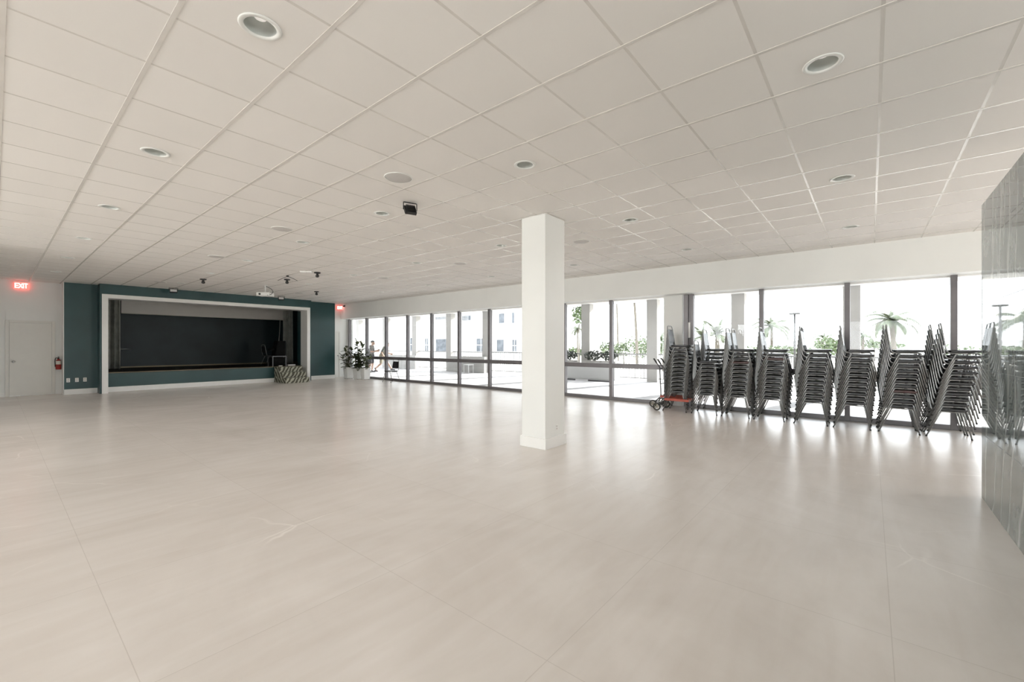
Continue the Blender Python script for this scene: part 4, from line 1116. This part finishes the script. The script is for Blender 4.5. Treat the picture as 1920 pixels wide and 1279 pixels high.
def person(label, loc, fdir, pose, shirt, shorts):
    """pose: joints in a frame with +f forward, +l to the person's left, z up."""
    f = Vector((fdir[0], fdir[1], 0)).normalized(); l = Vector((-f.y, f.x, 0))
    def J(p): return f * p[0] + l * p[1] + Vector((0, 0, p[2]))
    P = {k: J(v) for k, v in pose.items() if k != 'tilt'}
    t = thing('person', label, 'person', loc)
    b = B()
    capsule(b, P['pelvis'], P['chest'], 0.125, 0.135, 16); ell(b, P['pelvis'], (0.15, 0.15, 0.12))
    for s in ('L', 'R'): capsule(b, P['chest'] + Vector((0, 0, 0.09)), P['sh' + s], 0.075, 0.058, 10)
    capsule(b, P['chest'], P['neck'], 0.085, 0.055, 12); capsule(b, P['neck'], P['head'], 0.052, 0.05, 12)
    HM = head(b, P['head'], (f.x, f.y), pose['tilt'][0] if 'tilt' in pose else 0)
    for s in ('L', 'R'):
        capsule(b, P['sh' + s], P['el' + s], 0.052, 0.040); capsule(b, P['el' + s], P['wr' + s], 0.040, 0.026)
        d = (P['wr' + s] - P['el' + s]); hand(b, P['wr' + s] + d.normalized() * 0.01, d, l if s == 'R' else -l, 0.7)
        capsule(b, P['hip' + s], P['kn' + s], 0.088, 0.058); capsule(b, P['kn' + s], P['kn' + s].lerp(P['an' + s], 0.35), 0.056, 0.056); capsule(b, P['kn' + s].lerp(P['an' + s], 0.3), P['an' + s], 0.056, 0.036)
        capsule(b, P['an' + s], P['toe' + s], 0.038, 0.03)
    remesh(obj('body', b, M['skin'], t), 0.011, 2)
    b = B(); up = Vector((0, 0, 1))
    capsule(b, P['pelvis'] + (P['chest'] - P['pelvis']) * 0.05, P['chest'], 0.148, 0.155, 18); capsule(b, P['chest'], P['neck'] - (P['neck'] - P['chest']) * 0.4, 0.12, 0.085, 14)
    for s in ('L', 'R'): capsule(b, P['chest'] + up * 0.09, P['sh' + s], 0.09, 0.074, 12); capsule(b, P['sh' + s], P['sh' + s].lerp(P['el' + s], 0.7), 0.072, 0.066, 12)
    remesh(obj('shirt', b, shirt, t), 0.014)
    b = B(); ell(b, P['pelvis'], (0.172, 0.172, 0.13))
    for s in ('L', 'R'): capsule(b, P['hip' + s], P['hip' + s].lerp(P['kn' + s], 0.82), 0.108, 0.086, 14)
    remesh(obj('shorts', b, shorts, t), 0.014)
    for s in ('L', 'R'):
        b = B(); d = (P['toe' + s] - P['an' + s]); d.z = 0; heel = P['an' + s] - d.normalized() * 0.035
        zz = Vector((0, 0, P['toe' + s].z - 0.0))
        capsule(b, (heel.x, heel.y, P['toe' + s].z + 0.012), P['toe' + s] + d.normalized() * 0.02, 0.045, 0.040, 12); capsule(b, P['an' + s] + up * 0.01, (heel + d * 0.3).lerp(P['toe' + s], 0.3), 0.047, 0.042, 12)
        remesh(obj('shoe', b, M['shoe'], t), 0.012)
    b = B(); ell(b, (0, 0.008, 0.065), (0.086, 0.104, 0.085)); 
    for v in b.verts:
        if v.co.z < 0.045: v.co.z = 0.045
    bx(b, -0.065, 0.065, -0.165, -0.07, 0.052, 0.062, 0.004); xf(b, HM); obj('cap', b, M['cap'], t)
    return t, P
W1 = (12.95, 20.62, -0.02)
fr = Vector((0.64, -0.77, 0)).normalized()
standing = dict(pelvis=(0, 0, 0.92), chest=(0.03, 0, 1.26), neck=(0.05, 0, 1.46), head=(0.09, 0, 1.585), tilt=(-0.25,),
                shL=(0.02, 0.19, 1.41), shR=(0.02, -0.19, 1.41), elL=(0.06, 0.24, 1.12), elR=(0.08, -0.24, 1.12), wrL=(0.31, 0.13, 1.20), wrR=(0.31, -0.13, 1.14),
                hipL=(0, 0.09, 0.88), hipR=(0, -0.09, 0.88), knL=(0.05, 0.10, 0.48), knR=(-0.01, -0.10, 0.48), anL=(0.0, 0.10, 0.085), anR=(-0.12, -0.10, 0.085), toeL=(0.14, 0.11, 0.042), toeR=(0.02, -0.11, 0.042))
person('person in grey cap and patterned grey shirt walking outside, behind the planters', W1, fr, standing, M['shirt'], M['shorts'])
W2 = (13.57, 20.535, -0.02)
walking = dict(pelvis=(0, 0, 0.90), chest=(0.14, 0, 1.20), neck=(0.22, 0, 1.38), head=(0.27, 0, 1.49), tilt=(-0.1,),
               shL=(0.17, 0.19, 1.33), shR=(0.17, -0.19, 1.33), elL=(0.16, 0.24, 1.05), elR=(0.05, -0.25, 1.07), wrL=(0.40, 0.17, 1.0), wrR=(0.16, -0.2, 0.86),
               hipL=(0, 0.09, 0.86), hipR=(0, -0.09, 0.86), knL=(0.27, 0.10, 0.53), knR=(-0.04, -0.10, 0.46), anL=(0.50, 0.10, 0.15), anR=(-0.34, -0.10, 0.20), toeL=(0.63, 0.10, 0.12), toeR=(-0.24, -0.10, 0.06))
person('person in olive shirt striding away to the right outside, half hidden by the mullion', W2, fr, walking, M['shirt_green'], M['tan_shorts'])

# ------------------------------------------------------------------ light
w = bpy.data.worlds.new('sky'); S.world = w; w.use_nodes = True
bg = w.node_tree.nodes['Background']
bg.inputs['Color'].default_value = (0.93, 0.97, 1.0, 1); bg.inputs['Strength'].default_value = 4.0
sun = bpy.data.lights.new('sun', 'SUN'); sun.energy = 13.0; sun.angle = math.radians(1.5); sun.color = (1.0, 0.95, 0.87)
so = bpy.data.objects.new('sun', sun); C.objects.link(so)
so.rotation_euler = Vector((-0.87, 0.20, -0.46)).to_track_quat('-Z', 'Y').to_euler()
def portal(name, loc, direction, sx, sy):
    l = bpy.data.lights.new(name, 'AREA'); l.shape = 'RECTANGLE'; l.size = sx; l.size_y = sy; l.cycles.is_portal = True
    o = bpy.data.objects.new(name, l); C.objects.link(o); o.location = loc
    o.rotation_euler = Vector(direction).to_track_quat('-Z', 'Z').to_euler()
portal('daylight_window_wall', (GX + 0.12, (YN + YS) / 2, 1.32), (-1, 0, 0), YN - YS, 2.64)
def area_light(name, loc, direction, sx, sy, watts, col):
    l = bpy.data.lights.new(name, 'AREA'); l.shape = 'RECTANGLE'; l.size = sx; l.size_y = sy; l.energy = watts; l.color = col
    o = bpy.data.objects.new(name, l); C.objects.link(o); o.location = loc
    o.rotation_euler = Vector(direction).to_track_quat('-Z', 'Z').to_euler()
for a, c_ in WW: area_light('west_fill', (XW - 0.2, (a + c_) / 2, 1.6), (1, 0, 0), c_ - a, 2.5, (15, 38, 105, 195, 190)[WW.index((a, c_))], (1.0, 0.99, 0.97))  # added fill lamps outside the added west windows
area_light('south_west_fill', (-1.6, YS - 0.2, 1.6), (0, 1, 0), 4.8, 2.4, 110.0, (1.0, 0.99, 0.97))  # added fill lamp behind the camera for floor and pillar
area_light('daylight_south', (9.1, YS - 0.2, 1.3), (0, 1, 0), 1.3, 2.5, 125.0, (1.0, 0.90, 0.82))

for k, (x, y) in enumerate(holes):                     # fill spots added below the downlights, which look unlit
    l = bpy.data.lights.new('downlight_fill', 'SPOT'); l.energy = 11.0; l.spot_size = math.radians(150); l.spot_blend = 1.0; l.shadow_soft_size = 0.04; l.color = (1.0, 0.95, 0.90)
    o = bpy.data.objects.new('downlight_fill', l); C.objects.link(o); o.location = (x, y, H - 0.012)
# ------------------------------------------------------------------ camera
cd = bpy.data.cameras.new('camera'); cam = bpy.data.objects.new('camera', cd); C.objects.link(cam)
cam.location = (0, 0, 1.445)
cam.rotation_euler = (PI / 2, 0, YAW - PI / 2)
cd.sensor_width = 36.0; cd.lens = 808.0 / 1920 * 36.0; cd.shift_y = 8.0 / 1920; cd.clip_start = 0.05; cd.clip_end = 1000
S.camera = cam

S.view_settings.view_transform = 'Standard'; S.view_settings.look = 'None'; S.view_settings.gamma = 1.0; S.view_settings.use_curve_mapping = False
S.view_settings.exposure = 0.85
S.cycles.max_bounces = 10; S.cycles.diffuse_bounces = 6; S.cycles.glossy_bounces = 4; S.cycles.transparent_max_bounces = 24
S.cycles.use_denoising = True
S.cycles.sample_clamp_indirect = 6.0
S.cycles.caustics_reflective = False; S.cycles.caustics_refractive = False
